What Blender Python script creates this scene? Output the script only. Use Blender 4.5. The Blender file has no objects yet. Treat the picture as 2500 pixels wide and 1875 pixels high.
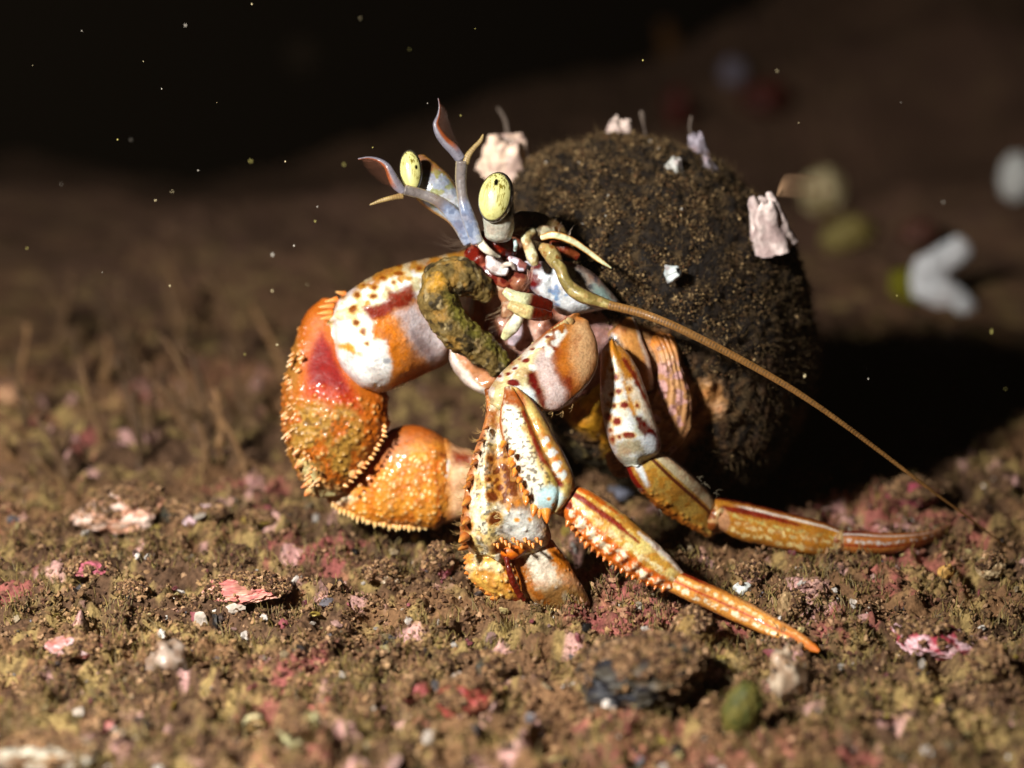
import bpy, math, random
import numpy as np
from mathutils import Vector

# ------------------------------------------------------------------ scene, camera, light
# Author units: 1 blender unit = 1 centimetre (macro scene of a hermit crab under water at night)
S = bpy.context.scene
S.unit_settings.system = 'METRIC'
S.unit_settings.scale_length = 0.01
CAM_H, PITCH, FPX = 13.2, math.radians(16.0), 5881.0
cam_d = bpy.data.cameras.new('camera'); cam = bpy.data.objects.new('camera', cam_d)
S.collection.objects.link(cam); S.camera = cam
cam.location = (0, 0, CAM_H)
cam.rotation_euler = (math.radians(90) - PITCH, 0, 0)
cam_d.sensor_width = 36; cam_d.lens = 36 * FPX / 2500.0
cam_d.clip_start = 0.5; cam_d.clip_end = 2000
cam_d.dof.use_dof = True; cam_d.dof.focus_distance = 35.9; cam_d.dof.aperture_fstop = 0.1

W = bpy.data.worlds.new('World'); S.world = W; W.use_nodes = True
W.node_tree.nodes['Background'].inputs['Color'].default_value = (0.14, 0.13, 0.12, 1)
W.node_tree.nodes['Background'].inputs['Strength'].default_value = 0.006

def strobe(name, loc, target, power, size, radius, col):
    l = bpy.data.lights.new(name, 'SPOT'); o = bpy.data.objects.new(name, l)
    S.collection.objects.link(o); o.location = loc
    o.rotation_euler = (Vector(target) - Vector(loc)).to_track_quat('-Z', 'Y').to_euler()
    l.energy = power; l.spot_size = math.radians(size); l.spot_blend = 1.0
    l.shadow_soft_size = radius; l.color = col
    return o
strobe('strobe', (-15.5, 15.5, 19.5), (2.2, 39, 1), 205000, 88, 1.5, (1.0, 0.965, 0.90))

S.view_settings.view_transform = 'Standard'; S.view_settings.look = 'None'
S.view_settings.exposure = 0.0; S.view_settings.gamma = 1.0
S.cycles.max_bounces = 6

# ------------------------------------------------------------------ small maths
R = np.random.RandomState(7)
CP, SP = math.cos(PITCH), math.sin(PITCH)

def P(px, py, d):
    """world point seen at photo pixel (px, py) at distance d along the view axis"""
    px, py, d = np.broadcast_arrays(np.asarray(px, float), np.asarray(py, float), np.asarray(d, float))
    a = (px - 1250) / FPX * d; b = (937.5 - py) / FPX * d
    return np.stack([a, CP * d + SP * b, CAM_H - SP * d + CP * b], -1)

def _hash(i, j, k, seed):
    n = (i * 374761393 + j * 668265263 + k * 1274126177 + seed * 974711) & 0xffffffff
    n = ((n ^ (n >> 13)) * 1103515245) & 0xffffffff
    n = ((n ^ (n >> 16)) * 2654435761) & 0xffffffff
    return ((n ^ (n >> 15)) & 0xffffff) / float(0xffffff)

def noise(p, seed=0):
    p = np.asarray(p, float); i = np.floor(p).astype(np.int64); f = p - i
    f = f * f * (3 - 2 * f); r = 0
    for dx in (0, 1):
        for dy in (0, 1):
            for dz in (0, 1):
                w = (f[..., 0] if dx else 1 - f[..., 0]) * (f[..., 1] if dy else 1 - f[..., 1]) * (f[..., 2] if dz else 1 - f[..., 2])
                r = r + w * _hash(i[..., 0] + dx, i[..., 1] + dy, i[..., 2] + dz, seed)
    return r

def fbm(p, seed=0, octaves=4, gain=0.5):
    a, s, t = 1.0, 0, 0
    p = np.asarray(p, float)
    for o in range(octaves):
        s = s + a * noise(p * 2.03 ** o + o * 7.7, seed + o); t += a; a *= gain
    return s / t

def n2(px, py, sc, seed=0, o=3):
    px, py = np.broadcast_arrays(px, py)
    return fbm(np.stack([px / sc, py / sc, np.zeros_like(px, float)], -1), seed, o)

def lin(c):
    c = np.asarray(c, float) / 255.0
    return np.where(c <= 0.04045, c / 12.92, ((c + 0.055) / 1.055) ** 2.4)

def sst(a, b, x):
    t = np.clip((x - a) / (b - a), 0, 1); return t * t * (3 - 2 * t)

def lay(col, c, m):
    """paint colour c (0-255) over col with mask m; a 4th value is the surface's roughness"""
    m = np.clip(m, 0, 1)[..., None]
    c = np.asarray(c, float)
    if c.ndim == 1:
        v = np.append(lin(c[:3]), c[3] if len(c) > 3 else 0.38)
        return col * (1 - m) + v * m
    return col * (1 - m) + c * m

def base(G, c):
    col = np.zeros(G['px'].shape + (4,)); col[...] = np.append(lin(c[:3]), c[3] if len(c) > 3 else 0.38); return col

def sdf(px, py, poly):
    poly = np.asarray(poly, float); d = np.full(px.shape, 1e9); ins = np.zeros(px.shape, bool)
    for (x1, y1), (x2, y2) in zip(poly, np.roll(poly, -1, 0)):
        ex, ey = x2 - x1, y2 - y1
        t = np.clip(((px - x1) * ex + (py - y1) * ey) / (ex * ex + ey * ey + 1e-9), 0, 1)
        d = np.minimum(d, np.hypot(px - x1 - t * ex, py - y1 - t * ey))
        c = ((y1 > py) != (y2 > py)) & (px < ex * (py - y1) / (ey + 1e-12 if ey == 0 else ey) + x1)
        ins ^= c
    return np.where(ins, -d, d)

def wob(G, amp, sc, seed=3):
    return (n2(G['px'], G['py'], sc, seed) - .5) * 2.2 * amp + (n2(G['px'], G['py'], sc * .3, seed + 70, 2) - .5) * 1.4 * amp

def patch(col, G, c, poly, soft=4, amp=5, sc=14, seed=3):
    d = sdf(G['px'], G['py'], poly) + wob(G, amp, sc, seed)
    if not isinstance(c, np.ndarray): col = lay(col, c, sst(soft + 12, -soft, d) * .3)
    return lay(col, c, sst(soft * 1.4, -soft * 1.4, d) * (.93 + .07 * sst(.35, .55, n2(G['px'], G['py'], 9, seed + 31))))

def spots(col, G, c, pts, soft=3, amp=2.5, halo=None):
    w = wob(G, amp, 8, 11)
    for q in pts:
        x, y, r = q[:3]; e = q[3] if len(q) > 3 else 1.0
        d = np.hypot((G['px'] - x), (G['py'] - y) / e) - r + w
        if halo is not None: col = lay(col, halo, sst(soft + 3, -soft, d - 3) * .7)
        col = lay(col, c, sst(soft, -soft, d))
    return col

def stroke(col, G, c, pts, soft=4, amp=3, sc=14, k=1.0):
    d = np.full(G['px'].shape, 1e9)
    for a, b in zip(pts[:-1], pts[1:]):
        ex, ey = b[0] - a[0], b[1] - a[1]
        t = np.clip(((G['px'] - a[0]) * ex + (G['py'] - a[1]) * ey) / (ex * ex + ey * ey + 1e-9), 0, 1)
        d = np.minimum(d, np.hypot(G['px'] - a[0] - t * ex, G['py'] - a[1] - t * ey) - (a[2] + t * (b[2] - a[2])))
    return lay(col, c, sst(soft, -soft, d + wob(G, amp, sc, 5)) * k)

def K(ox, oy, s):
    """coordinates measured in an enlarged crop of the photograph -> photograph pixels"""
    def f(*pts):
        return [tuple([ox + p[0] / s, oy + p[1] / s] + [v / s for v in p[2:3]] + list(p[3:])) for p in pts]
    return f
K1 = K(800, 220, 3.16); K2 = K(660, 560, 3.16); K3 = K(660, 880, 3.16); K4 = K(1000, 1000, 3.16)
K5 = K(1150, 580, 3.16); K6 = K(1500, 1000, 2.458); KH = K(1130, 540, 5.53); KL = K(1350, 760, 3.687)
KG = K(1080, 660, 7.373)

# ------------------------------------------------------------------ mesh builder
def tag(o, label=None, cat=None, group=None, kind=None):
    if label: o['label'] = label
    if cat: o['category'] = cat
    if group: o['group'] = group
    if kind: o['kind'] = kind
    return o

def empty(name, loc):
    o = bpy.data.objects.new(name, None); S.collection.objects.link(o)
    o.location = tuple(float(v) for v in loc); o.empty_display_size = 0.5
    return o

class MB:
    def __init__(s): s.v, s.c, s.q, s.t, s.n = [], [], [], [], 0
    def add(s, v, c, q=None, t=None):
        v = np.asarray(v, float).reshape(-1, 3); c = np.asarray(c, float)
        if c.ndim == 1: c = np.tile(c, (len(v), 1))
        c = c.reshape(len(v), 4)
        s.v.append(v); s.c.append(c)
        if q is not None and len(q): s.q.append(np.asarray(q, np.int64) + s.n)
        if t is not None and len(t): s.t.append(np.asarray(t, np.int64) + s.n)
        s.n += len(v)
    def build(s, name, mat, parent=None, smooth=True):
        v = np.concatenate(s.v); c = np.concatenate(s.c)
        q = np.concatenate(s.q) if s.q else np.zeros((0, 4), np.int64)
        t = np.concatenate(s.t) if s.t else np.zeros((0, 3), np.int64)
        org = v.mean(0) if parent is None else np.array(parent.location)
        if parent is not None and parent.parent is not None: org = org + np.array(parent.parent.location)
        me = bpy.data.meshes.new(name)
        me.vertices.add(len(v)); me.vertices.foreach_set('co', (v - org).ravel())
        nl = len(q) * 4 + len(t) * 3
        me.loops.add(nl); me.loops.foreach_set('vertex_index', np.concatenate([q.ravel(), t.ravel()]))
        me.polygons.add(len(q) + len(t))
        me.polygons.foreach_set('loop_start', np.concatenate([np.arange(len(q)) * 4, len(q) * 4 + np.arange(len(t)) * 3]))
        me.polygons.foreach_set('use_smooth', np.full(len(q) + len(t), smooth))
        me.update(calc_edges=True)
        at = me.color_attributes.new('Col', 'FLOAT_COLOR', 'POINT')
        at.data.foreach_set('color', c.ravel())
        me.materials.append(mat); me.validate()
        o = bpy.data.objects.new(name, me); S.collection.objects.link(o)
        if parent is None: o.location = tuple(org)
        else: o.parent = parent
        return o

def herm(ts, ys, t):
    ts = np.asarray(ts, float); ys = np.asarray(ys, float)
    m = np.gradient(ys, ts, axis=0); k = np.clip(np.searchsorted(ts, t, 'right') - 1, 0, len(ts) - 2)
    h = (ts[k + 1] - ts[k])[:, None]; x = ((t - ts[k]) / (ts[k + 1] - ts[k]))[:, None]
    return ((2 * x**3 - 3 * x**2 + 1) * ys[k] + (x**3 - 2 * x**2 + x) * h * m[k]
            + (-2 * x**3 + 3 * x**2) * ys[k + 1] + (x**3 - x**2) * h * m[k + 1])

def grid_faces(nu, nv):
    i = np.arange(nu - 1)[:, None] * nv; j = np.arange(nv)[None, :]; j2 = (j + 1) % nv
    return np.stack([i + j, i + j2, i + nv + j2, i + nv + j], -1).reshape(-1, 4)

def normals(p):
    du = np.gradient(p, axis=0); dv = (np.roll(p, -1, 1) - np.roll(p, 1, 1))
    n = np.cross(du, dv); n /= np.linalg.norm(n, axis=-1, keepdims=True) + 1e-12
    c = p.mean(1, keepdims=True)
    if ((p - c) * n).sum() < 0: n = -n
    return n

def seg(st, k=0.6, step=3.0, cap=0.45, e=1.0, caps=(1, 1), nv=None):
    """a limb segment: each station gives its two edges and its distance: (ax, ay, bx, by, d[, k])"""
    st = [list(q) + ([k] if len(q) < 6 else []) for q in st]
    st = np.array(st, float)
    cx, cy = (st[:, 0] + st[:, 2]) / 2, (st[:, 1] + st[:, 3]) / 2
    t = np.concatenate([[0], np.cumsum(np.hypot(np.diff(cx), np.diff(cy)) + 1e-3)])
    n = max(6, int(t[-1] / step)); tt = np.linspace(0, t[-1], n)
    q = herm(t, st, tt)
    hw = np.hypot(q[:, 2] - q[:, 0], q[:, 3] - q[:, 1]) / 2
    c = np.stack([(q[:, 0] + q[:, 2]) / 2, (q[:, 1] + q[:, 3]) / 2], 1)
    a = np.stack([(q[:, 2] - q[:, 0]) / 2, (q[:, 3] - q[:, 1]) / 2], 1)
    th = hw * q[:, 5] * q[:, 4] / FPX; d = q[:, 4]; u = tt / t[-1]
    def endcap(idx, nxt):
        T = c[idx] - c[nxt]; T = T / (np.linalg.norm(T) + 1e-9)
        m = max(3, int(hw[idx] * cap / step * 1.6) + 3)
        g = np.linspace(0, math.pi / 2, m + 1)[1:]
        return (c[idx] + np.sin(g)[:, None] * T * hw[idx] * cap, a[idx] * np.maximum(np.cos(g), .02)[:, None],
                th[idx] * np.maximum(np.cos(g), .02), np.full(m, d[idx]), np.full(m, u[idx]))
    C0, A0, T0, D0, U0 = endcap(0, 1); C1, A1, T1, D1, U1 = endcap(-1, -2)
    if not caps[0]: C0, A0, T0, D0, U0 = [x[:0] for x in (C0, A0, T0, D0, U0)]
    if not caps[1]: C1, A1, T1, D1, U1 = [x[:0] for x in (C1, A1, T1, D1, U1)]
    c = np.concatenate([C0[::-1], c, C1]); a = np.concatenate([A0[::-1], a, A1])
    th = np.concatenate([T0[::-1], th, T1]); d = np.concatenate([D0[::-1], d, D1]); u = np.concatenate([U0[::-1], u, U1])
    if nv is None: nv = max(12, int(hw.max() * 5.2 / step))
    g = np.arange(nv) * 2 * math.pi / nv
    cs, sn = np.cos(g), np.sin(g)
    cs_, sn_ = np.sign(cs) * np.abs(cs) ** e, np.sign(sn) * np.abs(sn) ** e
    px = c[:, 0:1] + a[:, 0:1] * cs_; py = c[:, 1:2] + a[:, 1:2] * cs_
    dd = d[:, None] - th[:, None] * sn_
    p = P(px, py, dd)
    return dict(px=px, py=py, d=dd, u=np.broadcast_to(u[:, None], px.shape), s=np.broadcast_to(cs[None], px.shape),
                f=np.broadcast_to(sn[None], px.shape), p=p, n=normals(p), nu=px.shape[0], nv=nv)

def rod(pts, k=1.0, **kw):
    """a round rod along (px, py, d, r)"""
    pts = np.array(pts, float); T = np.gradient(pts[:, :2], axis=0)
    T /= np.linalg.norm(T, axis=1, keepdims=True) + 1e-9
    A = np.stack([T[:, 1], -T[:, 0]], 1)
    st = [(x - A[i, 0] * r, y - A[i, 1] * r, x + A[i, 0] * r, y + A[i, 1] * r, d) for i, (x, y, d, r) in enumerate(pts)]
    kw.setdefault('step', 2.0)
    return seg(st, k=k, **kw)

def disp(G, h):
    G['p'] = G['p'] + G['n'] * h[..., None]; return G

def rough(G, amp, sc=0.12, seed=1, o=4):
    return disp(G, (fbm(G['p'] / sc, seed, o) - .5) * 2 * amp)

def bumps(G, n, amp, r, mask=None, seed=5, jitter=.4):
    """raised tubercles; returns how much of each vertex belongs to one (for colouring)"""
    rs = np.random.RandomState(seed); flat = G['p'].reshape(-1, 3)
    w = np.linalg.norm(np.cross(np.gradient(G['p'], axis=0), np.gradient(G['p'], axis=1)), axis=-1).ravel()
    if mask is not None: w = w * mask.ravel()
    ids = rs.choice(len(flat), min(n * 3, len(flat)), p=w / w.sum(), replace=False); keep = []
    for i in ids:
        if all(np.sum((flat[i] - flat[j]) ** 2) > (r * 1.35) ** 2 for j in keep): keep.append(i)
        if len(keep) >= n: break
    m = np.zeros(len(flat))
    for i in keep:
        rr = r * (.55 + .75 * rs.rand()); a_ = .35 + .65 * rs.rand()
        d2 = ((flat - flat[i]) ** 2).sum(1) / rr ** 2
        m = np.maximum(m, a_ * np.exp(-d2 * 1.4))
    m = m.reshape(G['px'].shape)
    disp(G, amp * m)
    return m

def put(mb, G, col):
    f1 = fbm(G['p'] / .07, 301, 3); f2 = fbm(G['p'] / .28, 302, 3); f3 = fbm(G['p'] / .025, 303, 2)
    k = (.80 + .42 * f1) * (.86 + .3 * f2) * (.88 + .24 * f3)
    hu = np.clip((col[..., 0] - col[..., 2]) / (col[..., 0] + .02), 0, 1) ** 2
    col = col.copy(); col[..., 1] *= 1 + .07 * hu; col[..., 2] *= 1 - .35 * hu; col[..., :3] *= (1 - .10 * hu)[..., None]
    col[..., :3] *= k[..., None]
    col = lay(col, (112, 76, 40, .5), (sst(.56, .72, f2) * .28 + sst(.60, .72, f1) * .22) * sst(.05, .3, col[..., :3].mean(-1)))
    hue = np.clip((col[..., 0] - col[..., 2]) / (col[..., 0] + .02), 0, 1); lum = sst(.10, .40, col[..., :3].mean(-1) + .15 * col[..., 1])
    col = lay(col, (160, 78, 22, .4), sst(.50, .68, fbm(G['p'] / .16, 305, 4)) * .5 * (.2 + .8 * hue) * lum)
    col = lay(col, (84, 40, 14, .5), sst(.64, .74, f3) * .4 * (.3 + .7 * hue) * lum)
    col[..., 3] = np.clip(col[..., 3] * (.85 + .8 * f1), .08, 1)
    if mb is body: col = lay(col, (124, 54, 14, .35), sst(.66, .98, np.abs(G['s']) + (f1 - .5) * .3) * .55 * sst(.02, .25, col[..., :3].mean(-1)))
    v = G['p'].reshape(-1, 3); c = col.reshape(-1, 4); nu, nv = G['nu'], G['nv']
    v = np.concatenate([v, G['p'][0].mean(0)[None], G['p'][-1].mean(0)[None]])
    c = np.concatenate([c, col[0].mean(0)[None], col[-1].mean(0)[None]])
    j = np.arange(nv); j2 = (j + 1) % nv; N = nu * nv
    t = np.concatenate([np.stack([np.full(nv, N), j2, j], 1), np.stack([np.full(nv, N + 1), (nu - 1) * nv + j, (nu - 1) * nv + j2], 1)])
    mb.add(v, c, grid_faces(nu, nv), t)

def cone(mb, p0, p1, r, c0, c1, n=8, rings=4, ease=0.8):
    p0, p1 = np.asarray(p0, float), np.asarray(p1, float); T = p1 - p0; L = np.linalg.norm(T); T = T / L
    a = np.cross(T, [0.3, 0.9, 0.2]); a /= np.linalg.norm(a); b = np.cross(T, a)
    g = np.arange(n) * 2 * math.pi / n; V, C = [], []
    c0 = np.append(lin(c0[:3]), .35); c1 = np.append(lin(c1[:3]), .35)
    for i in range(rings + 1):
        f = i / rings; rr = r * (1 - f) ** ease + r * .06
        V.append(p0 + T * L * f + rr * (np.cos(g)[:, None] * a + np.sin(g)[:, None] * b)); C.append(np.tile(c0 * (1 - f) + c1 * f, (n, 1)))
    V = np.concatenate(V); C = np.concatenate(C)
    mb.add(V, C, grid_faces(rings + 1, n), [[rings * n + i, rings * n + (i + 1) % n, rings * n + (i + 2) % n] for i in range(0, 1)])

def hair(mb, pts, r, c, n=3):
    """thin strand through world points"""
    pts = np.asarray(pts, float); T = np.gradient(pts, axis=0); T /= np.linalg.norm(T, axis=1, keepdims=True) + 1e-9
    a = np.cross(T, [0.31, 0.2, 0.93]); a /= np.linalg.norm(a, axis=1, keepdims=True) + 1e-9; b = np.cross(T, a)
    g = np.arange(n) * 2 * math.pi / n; m = len(pts)
    rr = r * np.linspace(1, .25, m)[:, None, None]
    V = pts[:, None] + rr * (np.cos(g)[None, :, None] * a[:, None] + np.sin(g)[None, :, None] * b[:, None])
    mb.add(V.reshape(-1, 3), np.append(lin(c[:3]), .5), grid_faces(m, n))

# ------------------------------------------------------------------ materials
def mat(name, rough_scale=1.0, bump=0.3, bscale=30.0, bdist=0.01, sss=0.0, alpha=1.0, coat=0.0, metal=0.0, var=0.0, spec=.5, sssr=(.15, .06, .03)):
    m = bpy.data.materials.new(name); m.use_nodes = True; nt = m.node_tree; N = nt.nodes; L = nt.links
    b = N['Principled BSDF']
    at = N.new('ShaderNodeAttribute'); at.attribute_name = 'Col'
    tc = N.new('ShaderNodeTexCoord')
    nz = N.new('ShaderNodeTexNoise'); nz.inputs['Scale'].default_value = bscale; nz.inputs['Detail'].default_value = 5
    L.new(tc.outputs['Object'], nz.inputs['Vector'])
    src = at.outputs['Color']
    if var > 0:
        mr = N.new('ShaderNodeMapRange'); mr.inputs['To Min'].default_value = 1 - var; mr.inputs['To Max'].default_value = 1 + var
        mr.inputs['From Min'].default_value = .3; mr.inputs['From Max'].default_value = .7
        L.new(nz.outputs['Fac'], mr.inputs['Value'])
        vm = N.new('ShaderNodeVectorMath'); vm.operation = 'SCALE'
        L.new(at.outputs['Color'], vm.inputs[0]); L.new(mr.outputs['Result'], vm.inputs['Scale']); src = vm.outputs['Vector']
    L.new(src, b.inputs['Base Color'])
    ml = N.new('ShaderNodeMath'); ml.operation = 'MULTIPLY'; ml.inputs[1].default_value = rough_scale
    L.new(at.outputs['Alpha'], ml.inputs[0]); L.new(ml.outputs[0], b.inputs['Roughness'])
    bp = N.new('ShaderNodeBump'); bp.inputs['Strength'].default_value = bump; bp.inputs['Distance'].default_value = bdist
    L.new(nz.outputs['Fac'], bp.inputs['Height']); L.new(bp.outputs['Normal'], b.inputs['Normal'])
    b.inputs['Specular IOR Level'].default_value = spec
    b.inputs['Subsurface Weight'].default_value = sss; b.inputs['Subsurface Radius'].default_value = sssr
    b.inputs['Subsurface Scale'].default_value = 1.0
    b.inputs['Alpha'].default_value = alpha; b.inputs['Coat Weight'].default_value = coat; b.inputs['Coat Roughness'].default_value = .12
    b.inputs['Metallic'].default_value = metal
    return m
M_CRAB = mat('crab_cuticle', bump=.8, bscale=26, bdist=.012, coat=.28, var=.2, spec=.35, sss=.08, sssr=(.10, .05, .025))
M_SOFT = mat('translucent_cuticle', bump=.3, bscale=18, alpha=.62, coat=.2, var=.15)
M_EYE = mat('eye_cornea', rough_scale=.6, bump=.15, bscale=14, coat=.9, var=.12)
M_SHELL = mat('encrusted_shell', bump=.9, bscale=16, bdist=.04, var=.35, spec=.25)
M_LIP = mat('smooth_shell_lip', bump=.35, bscale=12, bdist=.02, var=.15, coat=.15)
M_GROUND = mat('seabed_sediment', bump=1.0, bscale=14, bdist=.04, var=.4, spec=.15)
M_CRUMB = mat('detritus_crumb', bump=.6, bscale=22, bdist=.02, var=.3, spec=.15, sss=.0)
M_STONE = mat('crusted_stone', bump=.8, bscale=9, bdist=.03, var=.3, spec=.35)
M_FUZZ = mat('fine_filament', bump=0, alpha=.8, spec=.2)
M_GLASSY = mat('clear_fragment', bump=.5, bscale=8, alpha=.7, coat=.4, var=.2)

# ------------------------------------------------------------------ seabed
def gbase(x, y):
    """large forms of the seabed"""
    z = 0.0 * x
    far = sst(46, 62, y)
    z = z + far * (fbm(np.stack([x / 6.0, y / 6.0, 0 * x], -1), 41, 3) - .5) * 4.2
    # crest on the left, then the ground drops away
    crest = 73 + 0.25 * (x + 10) + 5 * (fbm(np.stack([x / 9.0, 0 * x, 0 * x], -1), 44, 2) - .5)
    z = z - np.maximum(0, y - crest) ** 1.25 * .8 * sst(28, -6, x)
    # rocky bank rising behind on the right
    z = z + sst(56, 88, y) * sst(-7, 20, x) * 7.5 + sst(70, 120, y) * sst(0, 20, x) * 6
    z = z + sst(-4, -12, x) * 0.0
    return z

def gheight(x, y, fine=True):
    q = np.stack([x, y, 0 * x], -1)
    z = gbase(x, y)
    near = sst(52, 44, y)
    z = z + (fbm(q / 2.2, 51, 2) - .5) * .30
    if fine:
        c = np.abs(fbm(q / .55, 52, 2) - .5) * 2
        z = z + (.16 - c * .62) * (.5 + near * .5)
        z = z + (fbm(q / .17, 53, 3) - .5) * .34 * (.3 + near * .7)
        z = z + (noise(q / .055, 57) - .5) * .07 * near
    return z

def gcol(x, y):
    q = np.stack([x, y, 0 * x], -1)
    a = fbm(q / .35, 61, 3); b = fbm(q / 1.6, 62, 3); c = fbm(q / .12, 63, 2)
    col = np.zeros(x.shape + (4,)); col[...] = np.append(lin((122, 90, 62)), .8)
    col = lay(col, (92, 68, 50, .8), sst(.42, .62, b))
    col = lay(col, (158, 134, 84, .8), sst(.52, .7, a) * .8)
    col = lay(col, (58, 40, 28, .8), sst(.55, .72, c) * .7)
    near = sst(50, 42, y); pk = fbm(q / 1.5, 64, 3) * .72 + fbm(q / .16, 67, 3) * .28; col = lay(col, (168, 92, 88, .6), sst(.60, .69, pk) * .6 * near)
    pw = fbm(q / .5, 66, 3); col = lay(col, (205, 158, 152, .5), sst(.68, .75, pw) * .75 * near)
    far = sst(46, 60, y); col = lay(col, (128, 96, 80, .9), far * .75)
    return col

LUMPS = []
def build_ground():
    dx = np.concatenate([np.arange(-60, -9.5, .45), np.arange(-9.5, 10, .034), np.arange(10, 60, .45)])
    dy = np.concatenate([np.arange(8, 27, .4), np.arange(27, 46, .034), np.arange(46, 60, .09), np.arange(60, 150, .4)])
    Y, X = np.meshgrid(dy, dx, indexing='ij')
    Z = gheight(X, Y)
    v = np.stack([X, Y, Z], -1); c = gcol(X, Y)
    ny, nx = X.shape; i = np.arange(ny - 1)[:, None] * nx; j = np.arange(nx - 1)[None]
    f = np.stack([i + j, i + j + 1, i + nx + j + 1, i + nx + j], -1).reshape(-1, 4)
    mb = MB(); mb.add(v, c, f)
    return tag(mb.build('seabed', M_GROUND), kind='structure')
build_ground()

def ico(sub):
    t = (1 + 5 ** .5) / 2
    v = [(-1, t, 0), (1, t, 0), (-1, -t, 0), (1, -t, 0), (0, -1, t), (0, 1, t), (0, -1, -t), (0, 1, -t), (t, 0, -1), (t, 0, 1), (-t, 0, -1), (-t, 0, 1)]
    f = [(0, 11, 5), (0, 5, 1), (0, 1, 7), (0, 7, 10), (0, 10, 11), (1, 5, 9), (5, 11, 4), (11, 10, 2), (10, 7, 6), (7, 1, 8), (3, 9, 4), (3, 4, 2), (3, 2, 6), (3, 6, 8), (3, 8, 9), (4, 9, 5), (2, 4, 11), (6, 2, 10), (8, 6, 7), (9, 8, 1)]
    v = [np.array(a) / np.linalg.norm(a) for a in v]
    for _ in range(sub):
        cache, nf = {}, []
        def mid(a, b):
            k = (min(a, b), max(a, b))
            if k not in cache:
                m = v[a] + v[b]; v.append(m / np.linalg.norm(m)); cache[k] = len(v) - 1
            return cache[k]
        for a, b, c in f:
            x, y, z = mid(a, b), mid(b, c), mid(c, a); nf += [(a, x, z), (b, y, x), (c, z, y), (x, y, z)]
        f = nf
    return np.array(v), np.array(f)
ICO = {k: ico(k) for k in (0, 1, 2, 3, 4)}

def rand_rot(n, rs):
    q = rs.normal(size=(n, 4)); q /= np.linalg.norm(q, axis=1, keepdims=True); w, x, y, z = q.T
    return np.stack([np.stack([1 - 2*(y*y+z*z), 2*(x*y-z*w), 2*(x*z+y*w)], -1), np.stack([2*(x*y+z*w), 1-2*(x*x+z*z), 2*(y*z-x*w)], -1), np.stack([2*(x*z-y*w), 2*(y*z+x*w), 1-2*(x*x+y*y)], -1)], 1)

def crumbs(mb, pos, rad, col, rs, sub=0, flat=(.5, 1.0), jag=.35):
    n = len(pos); V, F = ICO[sub]; m = len(V)
    sc = np.stack([rs.uniform(*flat, n), rs.uniform(.7, 1.1, n), rs.uniform(.8, 1.5, n)], 1) * rad[:, None]
    v = V[None] * (1 + jag * (rs.rand(n, m, 1) - .5) * 2) * sc[:, None]
    v = np.einsum('nij,nmj->nmi', rand_rot(n, rs), v) + pos[:, None]
    f = (F[None] + (np.arange(n) * m)[:, None, None]).reshape(-1, 3)
    mb.add(v.reshape(-1, 3), np.repeat(col, m, 0), None, f)

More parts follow.
